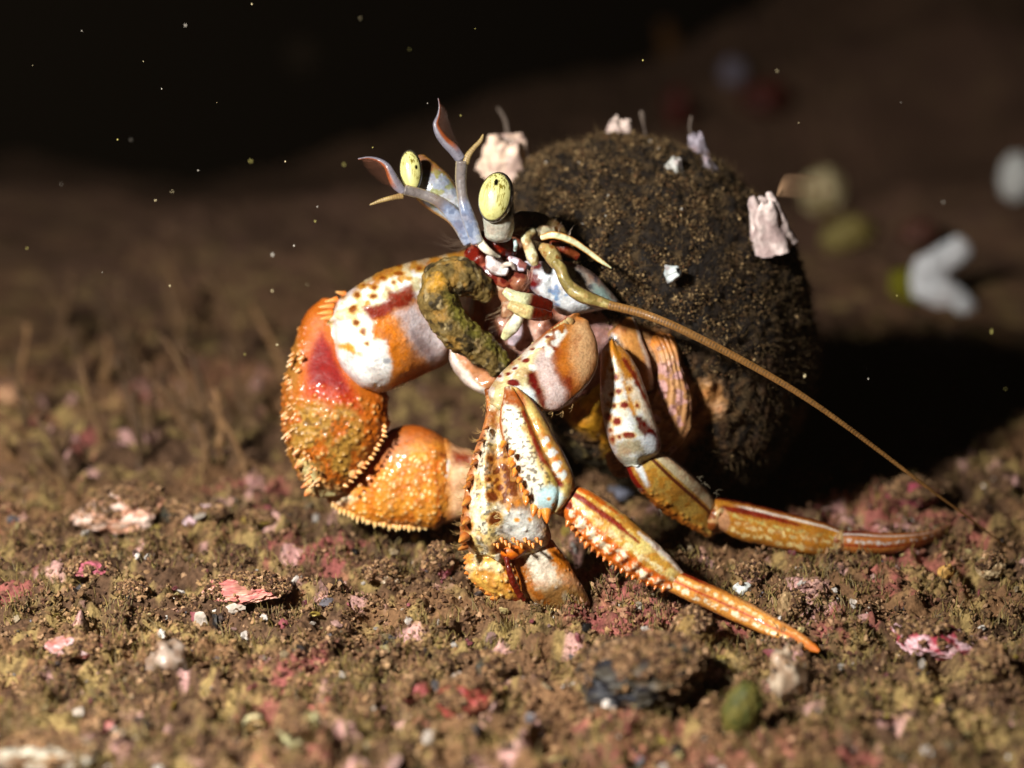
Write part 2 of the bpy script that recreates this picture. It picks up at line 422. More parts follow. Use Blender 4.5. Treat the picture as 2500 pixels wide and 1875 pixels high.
def scatter_ground():
    rs = np.random.RandomState(3)
    pal = [(138, 102, 72), (168, 130, 92), (112, 80, 58), (72, 50, 40), (188, 150, 114), (132, 106, 68), (92, 70, 50)]
    P_ = np.array([np.append(lin(c), .8) for c in pal])
    # crumbs of detritus
    n = 150000
    py = 1150 + 900 * rs.rand(n) ** 1.0; px = -350 + 3200 * rs.rand(n)
    d = CAM_H / (SP + CP * (py - 937.5) / FPX)
    w = P(px, py, d); x, y = w[:, 0], w[:, 1]
    cl = fbm(np.stack([x / .3, y / .3, 0 * x], -1), 71, 2)
    keep = rs.rand(n) < sst(.30, .62, cl) * .9 + .12
    x, y = x[keep], y[keep]; n = len(x); cl = cl[keep]
    rad = .010 + .036 * rs.rand(n) ** 2.6
    z = gheight(x, y) + rad * rs.uniform(.0, 1.2, n) + sst(.45, .75, cl) * .12 * rs.rand(n)
    col = P_[rs.randint(0, len(P_), n)] * rs.uniform(.6, 1.25, (n, 1)); col[:, 3] = .8
    g = gcol(x, y); col = col * .65 + g * .35; col[:, 3] = .8
    mb = MB(); crumbs(mb, np.stack([x, y, z], 1), rad, col, rs, 0, flat=(.3, 1.0), jag=.6)
    for v, nrm, cover in LUMPS:                        # silt settled on the stones
        a = np.clip(nrm[:, 2], 0, 1) * (fbm(v / .25, 75, 3) > .60 - cover * .30); m = int(len(v) * 1.3 * cover)
        if a.sum() < 5: continue
        i = rs.choice(len(v), m, p=a / a.sum()); rr = .010 + .03 * rs.rand(m) ** 2.4
        cc = P_[rs.randint(0, len(P_), m)] * rs.uniform(.55, 1.15, (m, 1)); cc[:, 3] = .8
        crumbs(mb, v[i] + rs.normal(size=(m, 3)) * .02 + nrm[i] * rr[:, None] * .5, rr, cc, rs, 0, flat=(.3, 1.0), jag=.6)
    tag(mb.build('detritus', M_CRUMB, smooth=False), 'loose olive brown crumbs of detritus covering the seabed', 'detritus', kind='stuff')
    # grit: bright chips of shell, coralline pink, mustard and grey
    mb = MB(); n = 1500
    py = 1180 + 800 * rs.rand(n); px = -200 + 2900 * rs.rand(n); d = CAM_H / (SP + CP * (py - 937.5) / FPX)
    w = P(px, py, d); x, y = w[:, 0], w[:, 1]; rad = .02 + .075 * rs.rand(n) ** 3.2
    z = gheight(x, y) + rad * .5 + .03
    pal = [(225, 215, 205), (205, 190, 175), (190, 150, 140), (150, 80, 85), (170, 146, 66), (190, 170, 116), (110, 105, 110), (160, 140, 110), (60, 46, 40), (40, 34, 32)]
    P_ = np.array([np.append(lin(c), .4) for c in pal])
    col = P_[rs.randint(0, len(P_), n)] * rs.uniform(.35, .95, (n, 1)); col[:, 3] = .55
    crumbs(mb, np.stack([x, y, z], 1), rad, col, rs, 1, flat=(.25, .6))
    tag(mb.build('shell_grit', M_STONE, smooth=False), 'tiny chips of white shell, pink crust and mustard grit strewn on the seabed', 'grit', kind='stuff')
    # turf of short filaments
    mb = MB(); n = 26000
    py = 1200 + 760 * rs.rand(n); px = -200 + 2900 * rs.rand(n); d = CAM_H / (SP + CP * (py - 937.5) / FPX)
    w = P(px, py, d); x, y = w[:, 0], w[:, 1]
    cl = fbm(np.stack([x / .6, y / .6, 0 * x], -1), 73, 2); k = cl > .5; x, y = x[k], y[k]; n = len(x)
    z = gheight(x, y)
    L = rs.uniform(.06, .26, n); az = rs.rand(n) * 6.28; ln = rs.uniform(.1, .7, n)
    for i in range(n):
        dx_, dy_ = math.cos(az[i]) * ln[i] * L[i], math.sin(az[i]) * ln[i] * L[i]
        c = ((168, 146, 88), (128, 108, 60), (146, 128, 92))[i % 3]
        hair(mb, [(x[i], y[i], z[i] - .02), (x[i] + dx_ * .4, y[i] + dy_ * .4, z[i] + L[i] * .5), (x[i] + dx_, y[i] + dy_, z[i] + L[i] * .85)], .008 + .007 * rs.rand(), c)
    tag(mb.build('algal_turf', M_FUZZ), 'short tan filaments of algal turf growing from the sediment', 'algae', kind='stuff')

# ------------------------------------------------------------------ the water's own dimness
def water():
    m = bpy.data.materials.new('sea_water_haze'); m.use_nodes = True; nt = m.node_tree
    nt.nodes.remove(nt.nodes['Principled BSDF']); v = nt.nodes.new('ShaderNodeVolumePrincipled')
    v.inputs['Density'].default_value = .0145; v.inputs['Color'].default_value = (.008, .006, .004, 1); v.inputs['Absorption Color'].default_value = (0, 0, 0, 1)
    nt.links.new(v.outputs['Volume'], nt.nodes['Material Output'].inputs['Volume'])
    x0, x1, y0, y1, z0, z1 = -62, 62, -6, 152, -60, 40
    vs = [(x, y, z) for x in (x0, x1) for y in (y0, y1) for z in (z0, z1)]
    fs = [(0, 1, 3, 2), (4, 6, 7, 5), (0, 4, 5, 1), (2, 3, 7, 6), (0, 2, 6, 4), (1, 5, 7, 3)]
    me = bpy.data.meshes.new('haze'); me.from_pydata(vs, [], fs); me.update(); me.materials.append(m)
    o = bpy.data.objects.new('haze', me); S.collection.objects.link(o); o['kind'] = 'stuff'
water()

# ------------------------------------------------------------------ the crab
crab = tag(empty('hermit_crab', P(1300, 1000, 37.5)),
           'orange and white hermit crab with yellow eyes, spiny claws and spotted legs', 'hermit crab')
body = MB(); bristle = MB()
OR, DR, CR, WH = (205, 112, 28), (110, 18, 8), (228, 205, 150), (232, 232, 225)

def specks(col, G, c, sc, thr, mask=1.0, seed=21):
    n = n2(G['px'], G['py'], sc, seed, 1)
    return lay(col, c, sst(thr, thr + .07, n) * mask)

# thorax and soft tissue behind the mouth
G = seg([(1150, 590, 1290, 580, 37.4), (1140, 640, 1330, 640, 37.5), (1165, 700, 1430, 690, 37.6), (1180, 760, 1520, 750, 37.7),
         (1185, 830, 1530, 820, 37.7), (1200, 900, 1500, 900, 37.7), (1250, 960, 1440, 950, 37.7)], k=.35, step=4)
rough(G, .07, .35, 3); col = base(G, (150, 86, 62, .3))
col = lay(col, (196, 150, 138, .3), sst(.45, .65, n2(G['px'], G['py'], 40, 8)))
col = lay(col, (110, 40, 26, .3), sst(.5, .62, n2(G['px'], G['py'], 24, 9)) * .8)
col = lay(col, (200, 170, 175, .3), sst(1380, 1480, G['px']) * .6)
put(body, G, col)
# merus of the great claw, seen through the loop of food
G = seg([(1110, 640, 1100, 880, 38.3), (1160, 650, 1150, 860, 38.3), (1215, 690, 1210, 850, 38.3), (1260, 730, 1250, 840, 38.3)], k=.5)
rough(G, .03, .2); col = base(G, (205, 110, 40)); col = stroke(col, G, (240, 235, 225), [(1152, 725, 6), (1146, 765, 7)], soft=4)
col = lay(col, (190, 140, 120), sst(1165, 1200, G['px'])); put(body, G, col)

# great claw: wrist (carpus)
G = seg([(1150, 606, 1120, 850, 38.0), (1120, 614, 1093, 885, 37.9), (1060, 627, 1050, 908, 37.8), (1000, 640, 985, 938, 37.6), (935, 662, 930, 955, 37.5),
         (885, 690, 882, 945, 37.45), (848, 716, 850, 918, 37.5), (822, 738, 826, 882, 37.6), (810, 765, 815, 845, 37.8)], k=.62, e=.9, cap=.2)
disp(G, .06 * np.exp(-((G['s'] + .45) / .16) ** 2) * (G['f'] > 0))
rough(G, .02, .25); m = bumps(G, 70, .016, .05, mask=(G['f'] > -.2) * (G['px'] < 1000) * 1.0, seed=4)
col = base(G, (238, 238, 234, .3))
col = patch(col, G, (196, 150, 70), K2((1050, 150), (1500, 100), (1550, 300), (1300, 250), (1080, 330), (900, 380), (700, 420), (800, 330)), amp=8)
col = lay(col, (212, 208, 170), sst(.5, .64, n2(G['px'], G['py'], 22, 2)) * (G['s'] < -.3))
col = lay(col, (200, 140, 50), sst(.56, .68, n2(G['px'], G['py'], 20, 12)) * (G['s'] < -.45) * .9)
pur = K2((960, 640), (1110, 570), (1180, 640), (1250, 740), (1370, 890), (1360, 1010), (1250, 1060), (1150, 960), (1060, 800))
col = patch(col, G, (214, 118, 36, .3), K2((770, 640), (960, 600), (1110, 540), (1400, 600), (1700, 700), (1700, 1100), (1330, 1060), (1150, 1150), (1000, 1210), (925, 1200), (950, 1040), (905, 940), (890, 850), (800, 840)), amp=7, sc=20)
col = patch(col, G, (208, 196, 198, .3), pur, soft=12, amp=7)
col = patch(col, G, (160, 138, 140, .3), K2((1090, 790), (1150, 830), (1260, 930), (1270, 1010), (1180, 960), (1110, 870)), soft=8)
col = patch(col, G, (126, 30, 8), K2((720, 610), (800, 600), (900, 560), (910, 480), (960, 500), (1010, 470), (1090, 430), (1110, 520), (1060, 590), (960, 620), (860, 680), (780, 690)), soft=5, amp=4)
col = spots(col, G, (128, 62, 10), K2((670, 510, 26), (795, 520, 24), (650, 620, 30), (665, 720, 24), (715, 790, 22), (745, 880, 12), (990, 270, 24), (870, 375, 30, .6), (990, 340, 40, .4), (805, 450, 24, .8), (950, 410, 12), (1150, 300, 22), (720, 430, 14), (560, 520, 14)), halo=(214, 160, 50))
col = patch(col, G, (214, 150, 60), K2((500, 890), (600, 880), (640, 900), (650, 940), (700, 965), (640, 970), (590, 930)), amp=5)
col = stroke(col, G, (230, 190, 90), K2((480, 600, 4), (470, 780, 6)), soft=5)
col = spots(col, G, (170, 172, 176), K2((900, 1015, 30, .7)))
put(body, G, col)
for i, x in enumerate(np.linspace(848, 985, 15)):       # fine saw edge below
    y = np.interp(x, [815, 850, 882, 930, 985], [845, 915, 944, 955, 938]); p = P(x, y - 3, 37.5)
    cone(body, p, P(x - 3, y + 6, 37.5), .035, (240, 238, 230), (250, 250, 245))
for q, l in zip(K2((470, 590), (460, 640), (470, 680), (500, 540), (560, 500)), K2((370, 600), (360, 650), (380, 690), (420, 560), (500, 480))):
    cone(body, P(q[0] + 4, q[1], 37.6), P(l[0], l[1], 37.5), .05, (225, 120, 40), (240, 190, 120))

# great claw: palm
G = seg([(782, 730, 822, 738, 38.0), (752, 760, 842, 778, 37.95), (726, 815, 855, 830, 37.9), (706, 880, 890, 885, 37.85), (693, 940, 932, 935, 37.8), (689, 1005, 947, 1000, 37.8),
         (695, 1065, 940, 1062, 37.8), (710, 1115, 910, 1118, 37.85), (733, 1165, 868, 1165, 37.9), (765, 1203, 825, 1205, 38.0)], k=.62, cap=.35)
rough(G, .025, .3)
m1 = bumps(G, 170, .05, .052, mask=(G['f'] > -.3) * ((G['py'] > 960) | (G['px'] < 745)) * 1.0, seed=6)
m2 = bumps(G, 240, .028, .032, mask=(G['f'] > -.3) * (G['py'] > 930) * 1.0, seed=8)
col = base(G, (186, 94, 24))
col = lay(col, (176, 128, 62), sst(.42, .6, n2(G['px'], G['py'], 30, 15)) * sst(960, 1010, G['py']) * sst(930, 850, G['px']))
col = specks(col, G, (112, 74, 34), 7, .6, sst(980, 1020, G['py']) * sst(890, 850, G['px']) * .8)
col = lay(col, (196, 96, 18), sst(880, 925, G['px']) * .8)
col = lay(col, (150, 116, 60), sst(740, 715, G['px']) * sst(1000, 900, G['py']) * .8)
col = patch(col, G, (178, 50, 6, .42), K2((400, 800), (500, 1000), (660, 1290), (690, 1400), (560, 1340), (400, 1300), (290, 1280), (290, 1000)), soft=12, amp=4)
col = patch(col, G, (134, 8, 2, .42), K2((350, 880), (400, 835), (460, 900), (490, 1010), (560, 1150), (600, 1240), (540, 1260), (500, 1210), (380, 1200), (310, 1180), (305, 1060)), soft=8, amp=3)
col = patch(col, G, (214, 200, 150), K3((250, 780), (340, 860), (420, 1000), (520, 980), (540, 1080), (400, 1100), (280, 950)), soft=8, amp=10)
col = lay(col, (240, 196, 140, .3), sst(.3, .85, m1) * .75); col = lay(col, (220, 140, 60, .3), sst(.3, .8, m2) * .4)
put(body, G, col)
for a, b in zip(K3((135, 430), (185, 555), (245, 660), (320, 935), (200, 250), (215, 370), (150, 170), (235, 790), (700, 800), (640, 880), (300, 1010), (170, 330)),
                K3((62, 470), (98, 632), (150, 772), (205, 1000), (140, 350), (140, 470), (95, 190), (170, 850), (748, 800), (660, 895), (250, 1060), (95, 345))):
    cone(body, P(a[0], a[1], 37.65), P(a[0] * .25 + b[0] * .75, a[1] * .25 + b[1] * .75, 37.55), .07, (220, 186, 126), (206, 106, 34), ease=.7)
rs = np.random.RandomState(4)
for i in range(46):
    y = rs.uniform(860, 1190); x = np.interp(y, [860, 940, 1005, 1065, 1115, 1190], [712, 693, 689, 695, 710, 752]) + rs.uniform(2, 46)
    a = P(x, y, 37.8 - .5 * math.sqrt(max(0, (x - 688) / 120)));
    cone(body, a, a + np.array([-.08, -.05, -.04]) * rs.uniform(.4, 1.5), rs.uniform(.02, .05), (206, 130, 56), (236, 200, 150))
for y in np.linspace(1040, 1185, 14):
    x = np.interp(y, [1000, 1062, 1118, 1165, 1205], [947, 940, 910, 868, 825]); cone(body, P(x - 5, y, 37.6), P(x + 1 + 5 * R.rand(), y + 4, 37.55), R.uniform(.02, .045), (236, 160, 80), (250, 200, 130))

# great claw: finger lobe
G = seg([(797, 1211, 800, 1226, 38.2), (826, 1196, 832, 1246, 38.2), (866, 1152, 875, 1268, 38.2), (900, 1105, 915, 1279, 38.2), (935, 1060, 950, 1286, 38.2),
         (976, 1041, 985, 1290, 38.2), (1020, 1040, 1025, 1291, 38.15), (1060, 1052, 1062, 1287, 38.1), (1086, 1070, 1086, 1272, 38.1)], k=.55, cap=.15)
rough(G, .03, .3)
m = bumps(G, 190, .036, .05, mask=(G['f'] > 0) * sst(0, 40, -sdf(G['px'], G['py'], [(790, 1230), (850, 1196), (1000, 1098), (1120, 1090), (1120, 1300), (800, 1300)])), seed=9)
col = base(G, (190, 108, 60))
col = patch(col, G, (232, 146, 54), [(795, 1215), (840, 1200), (930, 1140), (1000, 1092), (1110, 1085), (1120, 1310), (800, 1310)], soft=16, amp=8, sc=30)
col = lay(col, (214, 104, 24), sst(.5, .64, n2(G['px'], G['py'], 26, 31)) * .6)
col = stroke(col, G, (196, 84, 24), K3((1290, 780, 10), (1270, 900, 10), (1300, 1000, 8), (1290, 1100, 10), (1320, 1260, 10)), soft=6)
col = patch(col, G, (120, 34, 10), K3((1300, 720), (1420, 700), (1560, 740), (1500, 800), (1350, 780)), soft=8)
col = patch(col, G, (248, 220, 190), K3((480, 1030), (590, 1010), (640, 1070), (540, 1120), (460, 1090)), soft=8)
col = lay(col, (252, 214, 158, .3), sst(.35, .85, m)); put(body, G, col)
for i, x in enumerate(np.linspace(812, 1075, 26)):
    y = np.interp(x, [800, 832, 875, 915, 950, 985, 1062, 1086], [1226, 1246, 1268, 1279, 1286, 1290, 1287, 1272])
    jx = R.uniform(-4, 4); cone(body, P(x + jx, y - 6, 38.1), P(x + jx - 3, y + 3 + 9 * R.rand(), 38.05), R.uniform(.03, .065), (240, 170, 80), (250, 215, 150))
G = seg([(1086, 1070, 1086, 1278, 38.1), (1110, 1085, 1110, 1272, 38.05), (1150, 1100, 1150, 1262, 38), (1190, 1130, 1190, 1240, 37.9)], k=.5, cap=.2)
rough(G, .03, .2); m = bumps(G, 30, .03, .06, seed=12); col = base(G, (222, 146, 84)); col = lay(col, (232, 196, 166), sst(1090, 1110, G['px']) * .7)
col = stroke(col, G, (205, 195, 190), K3((1370, 780, 16), (1360, 900, 8)), soft=4); col = patch(col, G, (130, 40, 10), K3((1400, 700), (1560, 730), (1540, 810), (1420, 800)), soft=8)
put(body, G, col)

# pale crescent between the claws
G = seg([(1097, 846, 1140, 830, 37.4), (1097, 876, 1160, 850, 37.4), (1108, 905, 1185, 868, 37.4), (1132, 935, 1210, 890, 37.4), (1168, 958, 1225, 915, 37.3), (1200, 975, 1235, 940, 37.4)], k=.6)
col = base(G, (190, 122, 86)); col = lay(col, (232, 224, 212, .3), sst(-.35, -.62, G['s'] + wob(G, .15, 20))); rough(G, .02, .2); put(body, G, col)

# lesser claw: palm
G = seg([(1188, 965, 1216, 965, 35.9), (1187, 1000, 1226, 1000, 35.8), (1178, 1047, 1238, 1050, 35.7), (1160, 1095, 1250, 1095, 35.65), (1147, 1140, 1264, 1140, 35.6),
         (1136, 1190, 1285, 1190, 35.6), (1128, 1240, 1312, 1240, 35.6), (1124, 1290, 1338, 1285, 35.7), (1126, 1328, 1343, 1320, 35.8), (1150, 1350, 1325, 1345, 35.9)], k=.5, cap=.15, step=2.6)
disp(G, (.07 * np.exp(-((G['s'] + .35) / .18) ** 2) - .05 * np.exp(-((G['s'] - .15) / .25) ** 2)) * (G['f'] > 0) * sst(.1, .4, G['u']))
rough(G, .018, .12); m = bumps(G, 60, .035, .04, mask=(G['f'] > 0) * 1.0, seed=14)
col = base(G, (232, 224, 200, .3))
col = lay(col, (222, 190, 118), sst(.45, .62, n2(G['px'], G['py'], 16, 16)) * .8)
mid = patch(np.zeros(G['px'].shape + (4,)), G, (255, 255, 255, 1), K4((640, 330), (720, 250), (800, 420), (860, 600), (900, 800), (860, 850), (760, 780), (640, 650), (600, 520)), soft=10, amp=6)[..., 0]
col = lay(col, (176, 110, 40), mid * .95); col = specks(col, G, (112, 52, 14), 9, .55, mid)
col = patch(col, G, (214, 214, 205, .3), K4((740, 770), (900, 780), (1020, 880), (1030, 1000), (900, 1020), (740, 1000), (700, 900)), soft=8, amp=5)
col = lay(col, (214, 110, 30), sst(20, 6, G['px'] - np.interp(G['py'], [965, 1047, 1140, 1240, 1330], [1188, 1178, 1147, 1128, 1126])) * .75)
col = specks(col, G, (60, 50, 44), 5.2, .64, sst(.05, -.05, np.abs(G['s'] + .35) - .3) * .8)
col = spots(col, G, (116, 50, 14), K4((455, 585, 30), (430, 735, 36), (452, 905, 34), (450, 1025, 38, .7), (490, 420, 20), (640, 670, 40), (660, 840, 46), (630, 380, 24), (610, 540, 20), (700, 600, 30)), halo=(226, 150, 60))
col = spots(col, G, (222, 140, 50), K4((830, 720, 22), (832, 855, 20), (760, 770, 16), (930, 850, 18)))
col = patch(col, G, (140, 36, 8), K4((1030, 820), (1100, 900), (1100, 1060), (1060, 1020), (1060, 920)), soft=6)
col = patch(col, G, (190, 104, 36), K4((640, 1010), (820, 1060), (1000, 1010), (1000, 1060), (860, 1110), (640, 1080)), soft=5, amp=6)
col = patch(col, G, (150, 80, 26), K4((600, 0), (690, 0), (680, 60), (700, 160), (600, 120)), soft=8)
put(body, G, col)
for a, b, r in [((500, 400), (455, 440), .05), ((470, 520), (425, 560), .055), ((455, 690), (385, 760), .085), ((445, 580), (400, 620), .05), ((440, 850), (395, 900), .07),
                ((420, 980), (365, 1040), .09), ((420, 1060), (355, 1090), .06), ((545, 230), (500, 250), .04), ((520, 320), (478, 340), .04), ((760, 760), (760, 800), .03),
                ((590, 140), (550, 160), .035), ((900, 660), (905, 720), .05), ((820, 480), (815, 520), .04), ((655, 830), (690, 800), .06)]:
    (ax, ay), (bx, by) = K4(a, b); cone(body, P(ax + 4, ay, 35.5), P(ax * .25 + bx * .75, ay * .25 + by * .75, 35.32), r * .85, (150, 70, 22), (226, 150, 70), ease=.7)
for i, x in enumerate(np.linspace(1205, 1320, 13)):     # fringe of teeth at the palm's lower rim
    y = 1322 + 8 * math.sin(i * 2.1); cone(body, P(x, y, 35.45), P(x + 2, y + 11, 35.4), .035, (214, 120, 40), (236, 170, 90))

# lesser claw: the two fingers
G = seg([(1150, 1340, 1255, 1335, 36.0), (1138, 1365, 1262, 1365, 36.0), (1140, 1395, 1264, 1400, 36.0), (1156, 1424, 1270, 1435, 36.0), (1180, 1446, 1276, 1458, 36.05), (1212, 1460, 1282, 1470, 36.1)], k=.55, cap=.2, step=2.6)
rough(G, .03, .15); m = bumps(G, 70, .045, .045, mask=(G['f'] > 0) * 1.0, seed=15)
col = base(G, (236, 176, 92)); col = lay(col, (246, 222, 176), sst(.45, .62, n2(G['px'], G['py'], 22, 32)) * sst(1420, 1380, G['py']))
col = lay(col, (196, 118, 30), sst(.4, .8, G['s'] + .3 * sst(.4, .6, n2(G['px'], G['py'], 12, 3)))); col = lay(col, (110, 30, 8), sst(1450, 1466, G['py']) * sst(.4, .6, n2(G['px'], G['py'], 14, 5)))
col = lay(col, (252, 232, 190), sst(.4, .9, m) * .6); put(body, G, col)
G = seg([(1238, 1350, 1352, 1318, 35.95), (1250, 1378, 1368, 1345, 35.95), (1262, 1418, 1394, 1383, 36.0), (1276, 1452, 1416, 1420, 36.0), (1305, 1476, 1436, 1456, 36.1),
         (1345, 1488, 1440, 1478, 36.15), (1385, 1496, 1428, 1492, 36.2)], k=.5, cap=.2, step=2.6)
rough(G, .02, .15); m = bumps(G, 60, .02, .035, mask=(G['f'] > 0) * (G['py'] < 1440) * 1.0, seed=16)
col = base(G, (226, 216, 196)); col = lay(col, (150, 104, 62), sst(1385, 1450, G['py'] + wob(G, 16, 30)))
col = lay(col, (204, 112, 26), sst(.35, .6, G['s'] + wob(G, .15, 20)) * sst(1450, 1380, G['py'])); col = lay(col, (168, 92, 30), sst(-.3, -.7, G['s'] + wob(G, .2, 12)))
col = lay(col, (190, 176, 158), sst(.35, .8, m) * .6); col = lay(col, (206, 160, 110), sst(-.6, -.95, G['s']) * sst(1430, 1460, G['py']))
col = spots(col, G, (170, 150, 125), K4((1200, 1440, 24, 1.6))); put(body, G, col)
for t in np.linspace(0, 1, 15):
    x = 1290 + t * 115; y = 1470 + t * 28; cone(body, P(x, y - 4, 36.1), P(x - 2, y + 7, 36.05), .035, (190, 130, 70), (220, 180, 120))
for t in np.linspace(0, 1, 9):
    x = np.interp(t, [0, .4, 1], [1140, 1142, 1205]); y = np.interp(t, [0, .4, 1], [1360, 1400, 1460]); cone(body, P(x + 3, y, 36), P(x - 9, y + 3, 35.9), .05, (236, 170, 90), (230, 130, 50))
G = seg([(1200, 1332, 1215, 1352, 35.7), (1235, 1332, 1238, 1366, 35.65), (1265, 1330, 1262, 1364, 35.65), (1292, 1326, 1288, 1345, 35.7)], k=.7)
col = base(G, (222, 110, 18, .3)); col = lay(col, (150, 44, 6), sst(.3, .8, G['s'])); rough(G, .015, .1); put(body, G, col)
G = rod([(1236, 1362, 35.62, 7), (1246, 1400, 35.6, 8), (1262, 1440, 35.7, 9), (1280, 1466, 35.8, 7)]); col = base(G, (104, 22, 6)); rough(G, .03, .1); put(body, G, col)

# front walking leg: thigh
G = seg([(1388, 772, 1438, 786, 36.5), (1346, 800, 1456, 830, 36.4), (1310, 830, 1461, 866, 36.3), (1278, 860, 1457, 900, 36.2), (1248, 887, 1443, 930, 36.1),
         (1222, 912, 1418, 958, 36.0), (1203, 937, 1387, 985, 35.9), (1192, 962, 1352, 1005, 35.8), (1196, 982, 1325, 1003, 35.8)], k=.42, cap=.25, step=2.8)
disp(G, .05 * np.exp(-((G['s'] + .62) / .2) ** 2) * (G['f'] > -.3)); rough(G, .012, .2)
col = base(G, (176, 98, 34, .3))
col = patch(col, G, (206, 160, 124, .3), K5((790, 640), (900, 640), (970, 780), (985, 900), (940, 1030), (860, 1140), (800, 1050), (790, 900)), soft=16, amp=8, sc=30)
col = patch(col, G, (124, 42, 8), K5((590, 700), (650, 700), (680, 850), (660, 980), (700, 1080), (780, 1060), (800, 1150), (740, 1260), (700, 1340), (600, 1150), (560, 900)), soft=10, amp=8, sc=18)
col = patch(col, G, (206, 184, 180, .3), K5((500, 870), (590, 880), (625, 960), (640, 1040), (690, 1120), (735, 1200), (735, 1290), (690, 1340), (620, 1340), (560, 1300), (530, 1200), (510, 1060), (470, 960)), soft=5, amp=4)
rid = K5((560, 690), (600, 740), (590, 820), (520, 880), (480, 960), (440, 1060), (540, 1180), (560, 1340), (420, 1340), (100, 1340), (100, 1100), (350, 880))
col = patch(col, G, (214, 200, 154, .3), rid, soft=5, amp=3)
col = lay(col, (232, 236, 226), sst(.5, .62, n2(G['px'], G['py'], 20, 6)) * sst(-.2, -.4, G['s']) * .9)
col = patch(col, G, (205, 220, 222, .25), K5((350, 1170), (480, 1160), (510, 1250), (480, 1320), (400, 1280)), soft=6)
col = spots(col, G, DR, K5((473, 865, 20, .6), (425, 960, 34, .6), (340, 1020, 20, .6), (290, 1058, 22, .6), (330, 1130, 50, .5), (560, 860, 10), (590, 780, 16), (220, 1070, 24, .5), (310, 970, 16, .6), (370, 940, 14, .6)))
col = patch(col, G, (96, 12, 8, .25), K5((430, 1050), (490, 1040), (530, 1120), (575, 1250), (570, 1340), (520, 1290), (490, 1190), (440, 1130)), soft=4, amp=3)
col = lay(col, (170, 80, 20), sst(-.82, -.97, G['s']) * sst(.45, .2, G['u'])); put(body, G, col)
for i in range(12):
    t = i / 11; x = 1300 + 85 * t; y = 838 - 60 * t; cone(body, P(x + 7, y + 7, 36.38), P(x - 1, y - 1, 36.3), .06, (200, 150, 90) if i % 2 else (110, 40, 20), (190, 170, 120), ease=.5)

# front walking leg: shin, palm-like segment and toe
G = seg([(1232, 946, 1266, 948, 35.6), (1226, 980, 1296, 972, 35.5), (1221, 1010, 1322, 1008, 35.4), (1220, 1040, 1338, 1035, 35.35), (1228, 1075, 1357, 1073, 35.3), (1241, 1120, 1381, 1115, 35.25),
         (1262, 1165, 1398, 1155, 35.2), (1280, 1203, 1404, 1187, 35.2), (1298, 1238, 1388, 1222, 35.2), (1314, 1258, 1368, 1246, 35.25)], k=.55, cap=.2, step=2.6)
disp(G, -.05 * np.exp(-((G['s'] - .42) / .14) ** 2) * (G['f'] > 0)); rough(G, .012, .12)
col = base(G, (204, 176, 112, .3))
w = n2(G['px'], G['py'], 18, 44)
col = lay(col, (240, 236, 214, .25), sst(.1, -.25, G['s'] + (w - .5) * .6))
col = lay(col, (176, 146, 70), sst(.02, .22, G['s']) * sst(.40, .3, G['s']) * .8)
col = specks(col, G, (70, 48, 30), 5.5, .62, sst(.25, .1, G['s']) * .85, seed=23)
col = stroke(col, G, (118, 26, 6), K4((880, 20, 24), (930, 110, 26), (975, 250, 26), (1030, 380, 26), (1100, 460, 18), (1170, 590, 22)), soft=4)
col = patch(col, G, (208, 144, 74), K4((930, 60), (1000, 60), (1080, 200), (1180, 380), (1240, 560), (1160, 520), (1060, 360), (990, 200)), soft=5)
col = spots(col, G, (214, 220, 214), K4((1100, 330, 36), (1140, 430, 36), (1180, 500, 36), (1050, 230, 24)), amp=6)
col = spots(col, G, (204, 112, 34), K4((1075, 280, 16), (1130, 380, 18), (1165, 470, 16)), amp=4)
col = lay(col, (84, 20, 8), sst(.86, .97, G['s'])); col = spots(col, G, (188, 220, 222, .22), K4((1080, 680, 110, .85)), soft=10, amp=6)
col = spots(col, G, (206, 130, 50), K4((1075, 690, 14), (1110, 735, 12)))
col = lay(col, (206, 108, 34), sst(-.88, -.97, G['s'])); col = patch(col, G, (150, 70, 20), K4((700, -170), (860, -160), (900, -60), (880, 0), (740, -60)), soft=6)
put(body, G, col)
for a, b, r in [((722, 270), (705, 300), .05), ((780, 400), (765, 440), .055), ((815, 480), (800, 520), .055), ((870, 600), (860, 640), .06), ((900, 690), (895, 740), .07),
                ((960, 760), (950, 830), .07), ((1045, 790), (1060, 880), .085), ((1000, 790), (1000, 840), .05)]:
    (ax, ay), (bx, by) = K4(a, b); cone(body, P(ax + 2, ay - 4, 35.15), P(bx, by, 35.05), r, (226, 150, 60), (214, 110, 24), ease=.7)
for q in K4((790, 330), (800, 420), (850, 540), (900, 640)): cone(body, P(q[0], q[1], 34.98), P(q[0] - 6, q[1] + 8, 34.9), .05, (200, 100, 30), (226, 150, 60))

def leg_rows(col, G, rows, seed, c=(244, 232, 204), r=.5, freq=9, wd=.16):
    for k, s0 in enumerate(rows):
        uu = G['u'] + (n2(G['px'], G['py'], 34, seed + 9, 2) - .5) * .9 / freq; ph = (uu * freq + .5 * k) % 1.0 - .5
        d = np.sqrt((ph / .46) ** 2 + ((G['s'] - s0 + (n2(G['px'], G['py'], 20, seed + 5, 2) - .5) * .3) / wd) ** 2) + (n2(G['px'], G['py'], 6, seed + k, 3) - .5) * 2.0
        col = lay(col, c, sst(1.1, .35, d) * .9 * (G['f'] > -.3))
    return col
G = seg([(1374, 1232, 1412, 1186, 35.3), (1380, 1268, 1440, 1198, 35.25), (1403, 1303, 1478, 1222, 35.2), (1442, 1341, 1524, 1256, 35.15), (1492, 1377, 1572, 1297, 35.1),
         (1542, 1409, 1616, 1337, 35.1), (1590, 1432, 1650, 1372, 35.1), (1626, 1442, 1671, 1398, 35.1)], k=.6, cap=.2, step=2.6)
